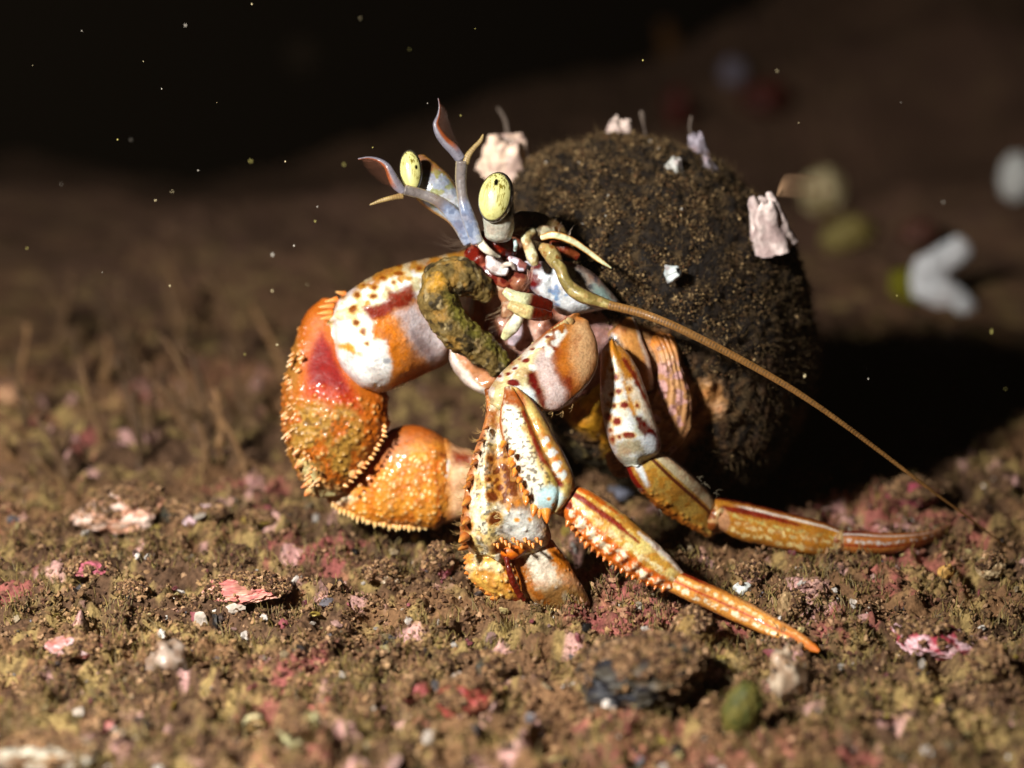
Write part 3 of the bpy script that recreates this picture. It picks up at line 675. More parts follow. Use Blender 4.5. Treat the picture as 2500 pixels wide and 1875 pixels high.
disp(G, .03 * np.cos(G['u'] * 2 * math.pi * 10) * np.exp(-((G['s'] + .55) / .25) ** 2) * (G['f'] > 0)); rough(G, .014, .12)
col = base(G, (208, 152, 70, .3)); col = lay(col, (222, 196, 130), sst(.45, .6, n2(G['px'], G['py'], 20, 48)) * sst(-.1, .1, G['s']))
col = lay(col, (206, 96, 22), sst(-.05, -.22, G['s'] + wob(G, .12, 10))); col = leg_rows(col, G, (-.5,), 60, freq=8, wd=.28)
col = leg_rows(col, G, (.05,), 64, c=(236, 220, 176), freq=8, wd=.2)
col = stroke(col, G, (128, 30, 6), [(1400, 1205, 7), (1440, 1232, 8), (1500, 1275, 8), (1560, 1325, 3)], soft=4)
col = stroke(col, G, (206, 96, 26), [(1405, 1190, 6), (1450, 1212, 5), (1520, 1262, 3)], soft=4)
col = stroke(col, G, (236, 228, 214), [(1560, 1300, 3), (1620, 1350, 8), (1665, 1390, 8)], soft=5)
col = stroke(col, G, (196, 86, 24), [(1480, 1335, 2), (1560, 1385, 3), (1620, 1410, 4)], soft=3); col = lay(col, (206, 104, 26), sst(-.82, -.95, G['s']))
col = spots(col, G, (120, 30, 8), [(1388, 1235, 10)]); put(body, G, col)
for i in range(17):
    t = i / 16; x = np.interp(t, [0, .25, .5, .75, 1], [1385, 1430, 1490, 1545, 1618]); y = np.interp(t, [0, .25, .5, .75, 1], [1280, 1332, 1377, 1411, 1440])
    cone(body, P(x + 3, y - 5, 35.05), P(x - 3, y + 4 + 5 * R.rand(), 35), .03 + .02 * R.rand(), (214, 130, 50), (196, 100, 34))
G = seg([(1630, 1441, 1668, 1397, 35.1), (1660, 1458, 1702, 1412, 35.05), (1722, 1486, 1762, 1438, 35.0), (1790, 1517, 1830, 1471, 34.9), (1860, 1548, 1893, 1507, 34.7),
         (1920, 1570, 1945, 1537, 34.4), (1968, 1589, 1985, 1568, 34.1), (1996, 1594, 2002, 1586, 33.95)], k=.7, cap=.4, step=2.4)
rough(G, .01, .1); col = base(G, (222, 146, 74)); col = leg_rows(col, G, (-.42,), 70, freq=15, wd=.24); col = leg_rows(col, G, (.38,), 74, c=(240, 214, 176), freq=18, wd=.16)
col = lay(col, (180, 58, 12), sst(.13, .05, np.abs(G['s'] + .0)) * sst(1.02, .8, G['u'])); col = lay(col, (124, 30, 8), sst(.6, .85, G['s']) * sst(.35, .1, G['u']))
col = lay(col, (232, 170, 120), sst(.68, .86, G['s']) * sst(.3, .5, G['u'])); col = lay(col, (206, 104, 26), sst(.82, .98, G['u'])); put(body, G, col)

# second walking leg
G = seg([(1526, 776, 1546, 776, 37.3), (1506, 796, 1560, 802, 37.3), (1488, 822, 1572, 838, 37.3), (1484, 850, 1586, 872, 37.3), (1500, 890, 1592, 905, 37.3), (1530, 950, 1598, 950, 37.4)], k=.4, cap=.2)
rough(G, .01, .2); col = base(G, (206, 140, 84, .3)); col = lay(col, (150, 78, 24), sst(.42, .6, n2(G['px'], G['py'], 30, 90)) * sst(.5, .1, G['s']))
col = patch(col, G, (246, 240, 232, .25), KL((440, 290), (470, 230), (520, 190), (570, 240), (600, 300), (520, 320)), soft=5); col = lay(col, (236, 220, 205), sst(.6, .9, G['s'])); put(body, G, col)
G = seg([(1487, 833, 1503, 833, 36.85), (1472, 852, 1528, 856, 36.8), (1466, 892, 1555, 896, 36.78), (1465, 944, 1573, 942, 36.78), (1467, 985, 1587, 985, 36.8), (1473, 1023, 1598, 1023, 36.82),
         (1481, 1060, 1610, 1058, 36.85), (1492, 1092, 1615, 1086, 36.9), (1507, 1120, 1608, 1107, 36.95), (1525, 1138, 1590, 1124, 37.05)], k=.55, cap=.2, step=2.6)
disp(G, .04 * np.exp(-((G['s'] + .1) / .3) ** 2) * (G['f'] > 0)); rough(G, .008, .2)
col = base(G, (226, 232, 232, .22)); col = lay(col, (214, 214, 178), sst(.5, .62, n2(G['px'], G['py'], 22, 91)) * .6)
col = patch(col, G, (226, 208, 186, .3), KL((620, 560), (700, 600), (800, 760), (900, 980), (960, 1120), (800, 900), (700, 820), (640, 680)), soft=6)
col = patch(col, G, (190, 118, 34, .3), KL((400, 300), (540, 240), (700, 400), (800, 640), (740, 600), (640, 620), (560, 430), (510, 430), (490, 560), (450, 660), (400, 660)), soft=6, amp=5)
col = stroke(col, G, (116, 34, 8), KL((640, 440, 20), (720, 560, 26), (790, 700, 22), (870, 860, 10)), soft=5)
col = stroke(col, G, (212, 136, 44), KL((640, 640, 8), (690, 800, 16), (730, 920, 22)), soft=6); col = stroke(col, G, (130, 60, 14), KL((428, 560, 10), (436, 720, 6)), soft=4)
col = spots(col, G, (118, 22, 8), KL((535, 525, 13), (565, 590, 22), (588, 718, 30, .7), (532, 748, 20, .7), (640, 842, 34, .8), (550, 850, 22, .8), (495, 835, 10), (492, 952, 34), (575, 990, 36, .9), (520, 1070, 13), (682, 1112, 52, .5), (540, 1155, 20, 1.4), (600, 1130, 14), (690, 700, 14, 1.3), (760, 845, 13, 1.3)), halo=(220, 150, 60))
col = patch(col, G, (78, 8, 6, .2), KL((735, 945), (800, 945), (880, 1030), (950, 1110), (985, 1200), (960, 1270), (900, 1170), (820, 1130), (760, 1050)), soft=4, amp=3)
col = spots(col, G, (206, 212, 218, .2), KL((870, 1190, 60, 1.2)), soft=8); col = patch(col, G, (168, 156, 130), KL((560, 1200), (640, 1150), (780, 1160), (820, 1260), (640, 1290), (590, 1330)), soft=6)
put(body, G, col)
G = seg([(1527, 1128, 1606, 1098, 37.1), (1537, 1163, 1642, 1118, 37.15), (1560, 1197, 1678, 1147, 37.25), (1600, 1234, 1708, 1173, 37.4), (1645, 1266, 1732, 1198, 37.6), (1692, 1294, 1750, 1225, 37.75), (1732, 1314, 1756, 1256, 37.9)], k=.6, cap=.15, step=2.8)
rough(G, .01, .15); m = bumps(G, 40, .03, .04, mask=(G['f'] > 0) * (G['s'] < -.55) * (G['u'] > .35) * 1.0, seed=18)
col = base(G, (176, 120, 50, .3)); col = lay(col, (186, 152, 84), sst(.48, .62, n2(G['px'], G['py'], 16, 95)) * .7)
col = stroke(col, G, (226, 236, 240, .2), KL((720, 1310, 30), (790, 1440, 26), (850, 1560, 20)), soft=6); col = lay(col, (130, 14, 10), sst(-.72, -.86, G['s']) * sst(.45, .3, G['u']))  # blue-white highlight painted along the segment, then the dark red edge
col = lay(col, (196, 104, 40), sst(-.6, -.85, G['s']) * sst(.35, .5, G['u']) * .8); col = lay(col, (86, 28, 8), sst(.1, .04, np.abs(G['s'] - .3)))
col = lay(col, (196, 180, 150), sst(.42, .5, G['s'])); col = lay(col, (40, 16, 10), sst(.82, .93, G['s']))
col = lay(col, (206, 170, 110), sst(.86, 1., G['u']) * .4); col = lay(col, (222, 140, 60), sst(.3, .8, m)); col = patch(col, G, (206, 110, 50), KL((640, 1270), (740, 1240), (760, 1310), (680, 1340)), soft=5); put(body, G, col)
G = seg([(1757, 1292, 1746, 1214, 37.75), (1795, 1314, 1790, 1221, 37.8), (1860, 1331, 1850, 1234, 37.85), (1930, 1345, 1920, 1251, 37.9), (1998, 1357, 1990, 1269, 37.95), (2030, 1354, 2028, 1281, 38.0), (2046, 1345, 2050, 1291, 38.0)], k=.62, cap=.1, step=2.8)
rough(G, .012, .12); col = base(G, (188, 122, 48, .3)); col = leg_rows(col, G, (-.62, -.2), 100, c=(232, 204, 150), freq=11, wd=.16); col = leg_rows(col, G, (.15,), 104, c=(206, 186, 120), freq=9, wd=.15)
col = stroke(col, G, (124, 30, 6), [(1765, 1240, 6), (1820, 1248, 9), (1900, 1268, 6), (1960, 1285, 2)], soft=4); col = lay(col, (240, 226, 214, .2), sst(.1, .03, np.abs(G['s'] - .74)) * sst(.1, .3, G['u']))
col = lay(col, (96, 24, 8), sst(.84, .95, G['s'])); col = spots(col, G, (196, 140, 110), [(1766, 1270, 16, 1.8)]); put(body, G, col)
G = seg([(2044, 1346, 2050, 1298, 38.0), (2075, 1352, 2085, 1296, 38.0), (2150, 1354, 2155, 1301, 38.05), (2215, 1344, 2222, 1301, 38.2), (2265, 1328, 2272, 1295, 38.45), (2305, 1306, 2308, 1284, 38.7), (2326, 1290, 2328, 1278, 38.9)], k=.7, cap=.3, step=2.4)
rough(G, .01, .1); col = base(G, (178, 104, 56)); col = leg_rows(col, G, (.1,), 110, c=(206, 196, 190), freq=17, wd=.2); col = lay(col, (96, 24, 8), sst(.45, .6, G['s']) * sst(.5, .1, G['u']))
col = lay(col, (206, 190, 180), sst(.1, .04, np.abs(G['s'] - .7))); col = lay(col, (140, 44, 12), sst(.12, .05, np.abs(G['s'] + .28))); col = lay(col, (150, 100, 70), sst(.7, 1, G['u']) * .6); put(body, G, col)

for pts in ([(1352, 1222, 35.4, 30), (1385, 1228, 35.4, 36), (1412, 1240, 35.35, 34)], [(1618, 1402, 35.15, 28), (1645, 1418, 35.12, 28), (1662, 1430, 35.1, 24)],
            [(1728, 1248, 37.85, 34), (1752, 1260, 37.8, 42), (1772, 1264, 37.85, 36)], [(2020, 1316, 38.05, 30), (2046, 1322, 38.0, 28), (2066, 1324, 38.05, 25)],
            [(1550, 1100, 37.2, 32), (1567, 1124, 37.2, 38), (1590, 1148, 37.25, 34)], [(1258, 958, 35.8, 26), (1262, 990, 35.7, 34), (1268, 1010, 35.6, 30)], [(1196, 950, 35.95, 14), (1204, 985, 35.9, 17), (1208, 1020, 35.8, 18)]):
    G = rod(pts, k=.8, cap=.3); rough(G, .03, .1); col = base(G, (128, 62, 22, .4)); col = lay(col, (196, 160, 120), sst(.48, .62, n2(G['px'], G['py'], 12, 340))); put(body, G, col)

# shield (carapace) with blue and white mottling
G = seg([(1290, 636, 1263, 654, 37.0), (1320, 638, 1272, 684, 36.95), (1356, 634, 1295, 705, 36.9), (1400, 641, 1320, 728, 36.9), (1446, 664, 1347, 750, 36.95),
         (1482, 700, 1372, 768, 37.0), (1506, 730, 1405, 770, 37.1), (1520, 745, 1450, 760, 37.2)], k=.6, cap=.25, step=2.4)
rough(G, .012, .2); w = n2(G['px'], G['py'], 16, 120); w2 = n2(G['px'], G['py'], 9, 121)
col = base(G, (206, 214, 218, .25)); col = lay(col, (96, 140, 186, .25), sst(.56, .68, w) * .85); col = lay(col, (236, 242, 246, .25), sst(.5, .6, w2) * .6)
col = patch(col, G, (150, 146, 136, .3), KH((1300, 500), (1600, 540), (1900, 800), (2100, 1080), (1800, 1060), (1500, 820), (1350, 680)), soft=8); col = lay(col, (60, 56, 66), sst(.55, .66, n2(G['px'], G['py'], 14, 122)) * sst(.1, -.3, G['s']) * .9)
col = patch(col, G, (150, 176, 170, .3), KH((1780, 860), (1920, 860), (2090, 1080), (1900, 1060), (1760, 980)), soft=6); col = patch(col, G, (66, 40, 36), KH((1270, 500), (1400, 480), (1700, 620), (1900, 800), (1700, 700), (1450, 560)), soft=7)
col = patch(col, G, (92, 10, 14, .2), KH((700, 680), (880, 640), (1000, 560), (1080, 560), (1060, 640), (960, 680), (1080, 760), (1030, 880), (960, 900), (850, 870), (700, 760)), soft=4, amp=4)
col = patch(col, G, (214, 222, 244, .2), KH((720, 600), (860, 540), (900, 600), (800, 660), (730, 690)), soft=4); col = lay(col, (186, 180, 176), sst(1370, 1440, G['px']) * sst(.2, .6, G['s']) * .7); put(body, G, col)
# head plates
def blobp(pts, c, k=.8, r_=.02, c2=None, sc=14, **kw):
    G = rod(pts, k=k, **kw); rough(G, r_, .12); col = base(G, c)
    if c2 is not None: col = lay(col, c2, sst(.5, .62, n2(G['px'], G['py'], sc, 130)))
    put(body, G, col); return G
blobp([(1235, 548, 37.1, 20), (1272, 545, 37.0, 30), (1318, 556, 37.0, 34), (1362, 578, 37.1, 28), (1388, 606, 37.2, 18)], (92, 58, 30, .3), c2=(128, 106, 74), k=.6)
blobp([(1300, 560, 36.8, 10), (1330, 566, 36.75, 14), (1352, 562, 36.8, 8)], (176, 168, 140, .3), c2=(110, 92, 70))
blobp([(1345, 596, 36.9, 10), (1380, 608, 36.9, 14), (1410, 628, 36.95, 10)], (96, 30, 20, .2), c2=(130, 60, 34))
blobp([(1250, 668, 36.9, 16), (1270, 690, 36.8, 24), (1285, 712, 36.9, 14)], (150, 92, 74, .25), c2=(104, 40, 34))
blobp([(1172, 640, 36.95, 10), (1196, 668, 36.85, 12), (1226, 690, 36.85, 11), (1256, 704, 36.9, 8)], (96, 24, 20, .2), c2=(150, 70, 54), k=.6)
blobp([(1190, 680, 37.0, 14), (1215, 700, 36.95, 17), (1236, 730, 36.95, 14), (1240, 770, 37.0, 16)], (170, 120, 96, .25), c2=(206, 176, 156), k=.6)
blobp([(1225, 690, 37.0, 22), (1250, 712, 37.0, 26), (1262, 740, 37.1, 16)], (164, 104, 84, .3), c2=(186, 140, 120))
blobp([(1178, 590, 36.9, 18), (1205, 598, 36.8, 28), (1235, 604, 36.8, 27), (1258, 610, 36.9, 18)], (80, 14, 8, .12), c2=(124, 30, 14, .12))
blobp([(1148, 612, 37.1, 18), (1165, 630, 37.0, 27), (1180, 652, 37.0, 18)], (104, 22, 16, .15), c2=(140, 60, 50))
blobp([(1193, 625, 36.8, 11), (1205, 642, 36.75, 22), (1220, 656, 36.75, 20), (1236, 662, 36.7, 12)], (226, 222, 222, .25), c2=(206, 186, 184))
blobp([(1218, 668, 36.75, 8), (1232, 648, 36.65, 7), (1248, 644, 36.6, 7), (1256, 656, 36.65, 5)], (210, 200, 190, .25))
blobp([(1240, 636, 36.8, 12), (1262, 646, 36.75, 15), (1282, 652, 36.75, 12)], (140, 84, 84, .2), c2=(214, 214, 232))
blobp([(1166, 576, 36.5, 9), (1178, 600, 36.4, 11), (1200, 618, 36.4, 8), (1220, 627, 36.5, 3)], (232, 226, 206, .2), r_=.005)
blobp([(1256, 584, 36.5, 4), (1259, 598, 36.4, 5), (1257, 612, 36.5, 4)], (200, 224, 222, .2), r_=.003)
blobp([(1300, 562, 36.7, 12), (1284, 580, 36.6, 14), (1292, 608, 36.5, 14), (1302, 632, 36.4, 13), (1306, 646, 36.4, 8)], (214, 212, 176, .2), c2=(170, 150, 110))
blobp([(1322, 604, 36.6, 12), (1338, 612, 36.5, 19), (1352, 630, 36.5, 20), (1360, 648, 36.5, 15)], (168, 150, 104, .22), c2=(134, 84, 38))
blobp([(1262, 790, 37.2, 16), (1258, 815, 37.1, 20), (1250, 840, 37.2, 12)], (214, 196, 206, .3))
bd = body.build('body', M_CRAB, crab)

# eyes on stalks
def eye(name, lab, stalk, scol, ex, ey, d, rw, rh, tilt, spot, off):
    mb = MB(); G = rod(stalk, k=.95, cap=.5, step=2.0); rough(G, .006, .1); put(mb, G, scol(G)); st = mb.build(name, M_CRAB, crab); st['label'] = lab
    V, F = ico(5); s_ = d / FPX; v = V * np.array([rw, rh, rw * .8]) * s_
    c, s = math.cos(tilt), math.sin(tilt); x = v[:, 0] * c - v[:, 1] * s; y = v[:, 0] * s + v[:, 1] * c
    qx, qy = ex + x / s_, ey + y / s_; p = P(qx, qy, d + v[:, 2] * 1.0)
    lx, ly = V[:, 0], V[:, 1]
    st_ = fbm(np.stack([lx * 16, ly * 2.4, V[:, 2] * 16], -1), 140, 4)
    col = np.zeros((len(V), 4)); col[...] = np.append(lin((66, 60, 50)), .2); ox = lx + off[0]; q = np.hypot(ox / .88, (ly + off[1]) / .93)
    yel = np.zeros((len(V), 4)); yel[...] = np.append(lin((210, 206, 134)), .3); yel = lay(yel, (236, 234, 186, .3), sst(.6, .0, np.hypot(ox * 1.6 + .1, ly - .1)))  # yellow of the eye, with a pale highlight painted at its centre
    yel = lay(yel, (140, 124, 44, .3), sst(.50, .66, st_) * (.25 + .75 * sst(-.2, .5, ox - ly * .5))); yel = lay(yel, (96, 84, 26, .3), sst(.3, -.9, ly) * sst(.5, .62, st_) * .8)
    col = lay(col, yel, sst(1.02, .94, q))
    if spot: col = lay(col, (14, 12, 6, .2), sst(.15, .09, np.hypot(lx - spot[0], (ly - spot[1]) * rh / rw * .62)))
    col[:, 3] = .22
    mb = MB(); mb.add(p, col, None, F); mb.build('cornea', M_EYE, st)
def sc1(G):
    col = base(G, (176, 174, 160, .25)); return lay(col, (150, 120, 90), sst(.1, .02, np.abs(G['u'] - .42)) * .6)
eye('eyestalk', 'short pale grey stalk under the eye seen face on', [(1216, 576, 36.45, 33), (1218, 556, 36.4, 37), (1217, 535, 36.35, 38), (1214, 500, 36.4, 40), (1211, 460, 36.4, 34), (1212, 440, 36.45, 24)],
    lambda G: lay(sc1(G), (60, 54, 44, .15), sst(540, 520, G['py'])), 1211, 482, 36.12, 43, 63, .2, (-.16, -.58), (.10, .02))
def sc2(G):
    col = base(G, (132, 140, 154, .25)); col = lay(col, (164, 172, 182), sst(.5, .62, n2(G['px'], G['py'], 22, 150)))
    col = lay(col, (128, 130, 84), sst(.52, .62, n2(G['px'], G['py'], 12, 151)) * sst(.75, .35, G['u'])); col = lay(col, (150, 96, 70), sst(.3, .1, G['u'] + wob(G, .1, 14)) * sst(-.1, .2, G['s']) * .9)
    return lay(col, (190, 130, 50), sst(.8, .95, np.abs(G['s'])) * .8)
eye('eyestalk', 'thick blue grey and orange stalk of the eye seen from the side', [(1016, 396, 37.1, 28), (1032, 424, 37.0, 42), (1056, 456, 36.95, 49), (1086, 488, 36.9, 43), (1114, 518, 36.8, 33), (1150, 570, 36.8, 24)], sc2, 1003, 417, 36.55, 28, 52, -.08, (.5, -.15), (.05, 0))

# antennules
def antennule(base_pts, up, low, fringe):
    mb = MB(); G = rod([(x_, y_, d_, r_ * .86) for x_, y_, d_, r_ in base_pts], k=.9, cap=.3, step=1.8); rough(G, .006, .08)
    col = base(G, (128, 142, 172, .2)); col = lay(col, (132, 112, 86), sst(.45, .6, G['u']) * .7); col = lay(col, (196, 178, 140), sst(.75, .92, np.abs(G['s'])) * .7); col = lay(col, (178, 190, 214), sst(.5, .64, n2(G['px'], G['py'], 14, 303)) * sst(.6, .4, G['u']) * .7)
    put(mb, G, col)
    G = rod(low, k=.8, step=1.5); col = base(G, (190, 160, 110)); col = lay(col, (110, 80, 60), (np.sin(G['u'] * 90) > 0.2) * .5); put(mb, G, col)
    o = mb.build('antennule', M_SOFT, crab)
    mb = MB(); G = rod(up, k=.7, step=1.5); col = base(G, (120, 116, 128)); col = lay(col, (160, 76, 42), sst(0, .35, G['s'] * fringe[4]) * sst(.05, .3, G['u'])); put(mb, G, col)
    n = 90; up = np.array(up)
    for i in range(n):
        t = i / n * .8 + .12; k = np.interp(t, np.linspace(0, 1, len(up)), np.arange(len(up))); a = [np.interp(k, np.arange(len(up)), up[:, j]) for j in range(3)]
        fx, fy, L, _, _ = fringe; ll = L * math.sin(math.pi * min(1, t * 1.05)) * (.9 + .2 * R.rand())
        p0 = P(a[0], a[1], a[2]); p2 = P(a[0] + fx * ll, a[1] + fy * ll, a[2] - .02); p1 = P(a[0] + fx * ll * .5 + 3 * R.rand(), a[1] + fy * ll * .5 + 2, a[2])
        hair(mb, [p0, p1, p2], .0022, (110, 66, 46))
    mb.build('feathery_tip', M_SOFT, o)
antennule([(1146, 592, 36.5, 19), (1128, 556, 36.5, 22), (1098, 515, 36.45, 21), (1070, 492, 36.4, 17), (1030, 474, 36.4, 15), (990, 464, 36.35, 16)],
          [(984, 468, 36.35, 10), (966, 448, 36.35, 13), (955, 426, 36.35, 11), (944, 405, 36.35, 8), (925, 391, 36.4, 5), (900, 385, 36.4, 3), (875, 388, 36.4, 2)],
          [(982, 478, 36.35, 8), (960, 482, 36.3, 6), (930, 490, 36.3, 5), (903, 500, 36.3, 2)], (-.75, .1, 62, 0, 1))
antennule([(1164, 592, 36.4, 17), (1152, 555, 36.4, 20), (1138, 515, 36.35, 19), (1129, 480, 36.35, 15), (1125, 440, 36.35, 16), (1127, 396, 36.3, 17)],
          [(1124, 388, 36.3, 13), (1108, 366, 36.3, 14), (1086, 345, 36.3, 12), (1070, 322, 36.3, 10), (1064, 302, 36.3, 7), (1070, 282, 36.3, 4), (1073, 262, 36.3, 2), (1070, 240, 36.3, 1)],
          [(1137, 398, 36.3, 9), (1143, 380, 36.3, 8), (1158, 360, 36.3, 6), (1174, 342, 36.3, 5), (1180, 328, 36.3, 2)], (.7, -.25, 44, 0, -1))

# long antenna
mb = MB(); G = rod([(1354, 638, 36.45, 12), (1368, 654, 36.4, 15), (1378, 680, 36.35, 15), (1394, 703, 36.35, 17), (1422, 722, 36.3, 18), (1460, 735, 36.3, 14), (1498, 748, 36.25, 11)], step=2)
col = base(G, (134, 116, 70, .3)); col = lay(col, (172, 156, 104), sst(.5, .62, n2(G['px'], G['py'], 12, 160))); col = lay(col, (90, 50, 60), sst(.8, .95, np.abs(G['s'])) * .7); put(mb, G, col)
G = rod([(1488, 745, 36.25, 11), (1560, 763, 36.2, 10.5), (1625, 787, 36.1, 10), (1720, 832, 36.1, 9.5), (1850, 901, 36.2, 8.5), (1940, 954, 36.3, 7.5), (2050, 1029, 36.5, 6), (2147, 1101, 36.8, 5), (2260, 1187, 37.1, 3.6), (2370, 1268, 37.6, 2.4), (2470, 1345, 38.2, 1.5)], step=2)
ring = .5 + .5 * np.sin(G['u'] * 2 * math.pi * 150); col = base(G, (150, 104, 62, .35)); col = lay(col, (84, 62, 44), ring * sst(.85, .4, np.abs(G['s'])) * n2(G['px'], G['py'], 8, 330) * 1.5); disp(G, .003 * ring); put(mb, G, col)
mb.build('antenna', M_CRAB, crab)
mb = MB(); G = rod([(1322, 580, 36.6, 7), (1345, 574, 36.5, 9), (1385, 583, 36.5, 9), (1433, 612, 36.5, 7), (1465, 636, 36.5, 6), (1492, 654, 36.5, 2)], k=.5, step=1.6)
col = base(G, (206, 214, 178, .2)); col = lay(col, (214, 140, 60), sst(.55, .9, np.abs(G['s']))); put(mb, G, col); mb.build('antennal_scale', M_CRAB, crab)

# mouthparts
def mouthpart(pts, c0, c1, lo, hi, lab):
    mb = MB(); G = rod(pts, k=.8, step=1.6); rough(G, .01, .06); col = base(G, c0); col = lay(col, c1, sst(lo, hi, G['u'])); put(mb, G, col)
    o = mb.build('mouthpart', M_CRAB, crab); o['label'] = lab; return o
mouthpart(K(1080, 660, 7.373)((1150, 380), )[0:0] + [(1233, 710, 36.3, 10), (1250, 722, 36.3, 15), (1275, 732, 36.3, 18), (1310, 738, 36.4, 19), (1345, 748, 36.5, 14)], (206, 206, 168, .2), (92, 20, 12, .15), .42, .62, 'upper mouthpart, cream at its tip and dark red at its base')
mouthpart([(1246, 744, 36.2, 12), (1266, 754, 36.2, 16), (1290, 762, 36.2, 17), (1320, 768, 36.3, 16), (1345, 770, 36.4, 10)], (216, 204, 150, .2), (96, 22, 8, .15), .45, .6, 'lower mouthpart, yellowish at its tip and dark red at its base')
mouthpart([(1272, 762, 36.5, 12), (1258, 788, 36.5, 16), (1240, 812, 36.6, 14), (1230, 826, 36.7, 8)], (236, 232, 206, .3), (226, 216, 170, .3), .5, .9, 'white brush-like mouthpart hanging below the others')

# bristles
def tuft(px, py, d, n, L, ang, spread, c=(196, 160, 104), r=.004):
    for i in range(n):
        a = ang + (R.rand() - .5) * spread; l = L * (.5 + .8 * R.rand()); x = px + (R.rand() - .5) * 8; y = py + (R.rand() - .5) * 8
        hair(bristle, [P(x, y, d), P(x + math.cos(a) * l * .5, y + math.sin(a) * l * .5, d - .03 * R.rand()), P(x + math.cos(a + .3) * l, y + math.sin(a + .3) * l, d - .06 * R.rand())], r, c)
for (x, y) in K4((540, 170), (510, 240), (490, 330), (460, 430), (440, 520), (420, 600), (400, 690), (390, 800), (385, 880), (380, 960), (380, 1050), (420, 1110)): tuft(x + 4, y, 35.5, 9, 20, math.pi * .98, 1.3)
for (x, y) in K4((660, 830), (640, 900), (700, 880), (620, 760)): tuft(x, y, 35.25, 7, 16, -.5, 1.5, (236, 214, 150))
for x, y in [(1440, 1338), (1500, 1378), (1560, 1415), (1610, 1436), (1700, 1478), (1800, 1522)]: tuft(x, y, 35, 4, 15, math.pi * .55, .9)
for x, y in [(1395, 990), (1375, 1004), (1350, 1006), (1180, 1000), (1185, 985)]: tuft(x, y, 35.7, 4, 16, math.pi * .6, 1.4)
for x, y in [(1240, 742), (1236, 750), (1246, 765), (1232, 735)]: tuft(x, y, 36.4, 6, 56, math.pi * .68, .35, (206, 176, 140), .0018)
for x, y in [(1290, 660), (1300, 650)]: tuft(x, y, 36.3, 7, 60, math.pi * .5, .5, (206, 160, 140), .003)
for x, y in [(1130, 590), (1140, 600)]: tuft(x, y, 36.9, 7, 60, math.pi * .95, .8, (120, 100, 84), .003)
for x, y in [(1365, 570), (1390, 575), (1345, 566)]: tuft(x, y, 36.3, 4, 26, -1.4, .7, (190, 170, 150), .003)
for x, y in [(1616, 1090), (1618, 1105), (1722, 1178), (1745, 1200), (1705, 1165), (1560, 1196), (1610, 1245)]: tuft(x, y, 37.1, 4, 14, R.rand() * 2 - .5, 2, (120, 110, 90), .006)
bristle.build('hair', M_FUZZ, crab)['label'] = 'fine hairs fringing the claws, legs and mouth'

# ------------------------------------------------------------------ the borrowed shell
shell = tag(empty('sea_snail_shell', P(1650, 1195, 40.8)), 'dark globular snail shell crusted with brown growth, carried on the hermit crab\'s back', 'shell')
OUT = [(1240, 470, 600), (1262, 418, 800), (1300, 388, 950), (1350, 366, 1050), (1400, 352, 1110), (1500, 338, 1165), (1600, 345, 1195), (1700, 376, 1203), (1780, 425, 1198), (1850, 490, 1170), (1910, 565, 1112), (1950, 645, 1040), (1978, 725, 960), (1988, 790, 890)]
G = seg([(x, a, x, b, 40.1 - .4 * (x > 1300)) for x, a, b in OUT], k=.82, step=4.5, cap=.1)
px, py, s_, f_ = G['px'], G['py'], G['s'], G['f']
# flow direction of the whorl: lines radiate from the mouth towards the right
def whorl(G):
    th = np.arctan2(G['py'] - 860, G['px'] - 1500); r = np.hypot(G['px'] - 1500, (G['py'] - 860))
    return th, r
th, r = whorl(G)
ridges = n2(r * .28, th * 60, 7, 170, 3)
low = sst(780, 980, py) * (f_ > -.2)
disp(G, (ridges - .5) * .16 * low); bare = sst(30, -10, sdf(px, py, [(1380, 880), (1500, 780), (1610, 800), (1668, 880), (1700, 940), (1755, 930), (1765, 1000), (1720, 1060), (1640, 1150), (1560, 1160), (1500, 1060), (1400, 1040)])) * (f_ > 0)
disp(G, (fbm(G['p'] / .7, 171, 4) - .5) * .24 * (1 - bare * .8)); disp(G, (fbm(G['p'] / .16, 172, 3) - .5) * .18 * (1 - bare * .92)); disp(G, bare * .03 * np.sin(np.hypot(px - 1490, (py - 880) * .92) / 7.5))
mouth = sdf(px, py, [(1380, 880), (1500, 780), (1610, 800), (1668, 880), (1700, 940), (1755, 930), (1765, 1000), (1720, 1060), (1640, 1150), (1560, 1160), (1500, 1060), (1400, 1040)]) * 1.0
SH = np.zeros(px.shape + (4,)); SH[...] = np.append(lin((26, 19, 13)), .75)
col = SH
col = lay(col, (84, 66, 46, .8), sst(.54, .68, fbm(G['p'] / .16, 173, 3)) * .6); col = lay(col, (20, 14, 10, .6), sst(.5, .62, fbm(G['p'] / .3, 174, 3)) * .7)
col = lay(col, (84, 56, 34, .6), low * sst(.45, .65, ridges) * .5)
mm = sst(12, -18, mouth + (n2(px, py, 26, 175) - .5) * 36) * (f_ > -.2)
arc = np.hypot(px - 1490, (py - 880) * .92); stripe = .5 + .5 * np.sin(arc / 7.5 + (n2(px, py, 45, 179) - .5) * 16)
col = lay(col, (112, 78, 50, .5), sst(.55, .95, stripe) * sst(820, 960, py) * sst(440, 200, arc) * (f_ > -.2) * .75)
mc = base(G, (196, 140, 96, .4)); mc = lay(mc, (110, 64, 32, .4), sst(.35, .9, stripe) * .75); mc = lay(mc, (120, 72, 38, .4), sst(.5, .66, ridges) * .6); mc = lay(mc, (206, 160, 130, .4), sst(.5, .64, n2(px, py, 40, 176)) * .8)
mc = lay(mc, (96, 66, 30, .4), sst(1600, 1560, px) * .5)
yel = sdf(px, py, [(1390, 960), (1430, 900), (1490, 900), (1510, 1120), (1470, 1110), (1440, 1060), (1390, 1040), (1370, 990)])
col = lay(col, mc, mm)
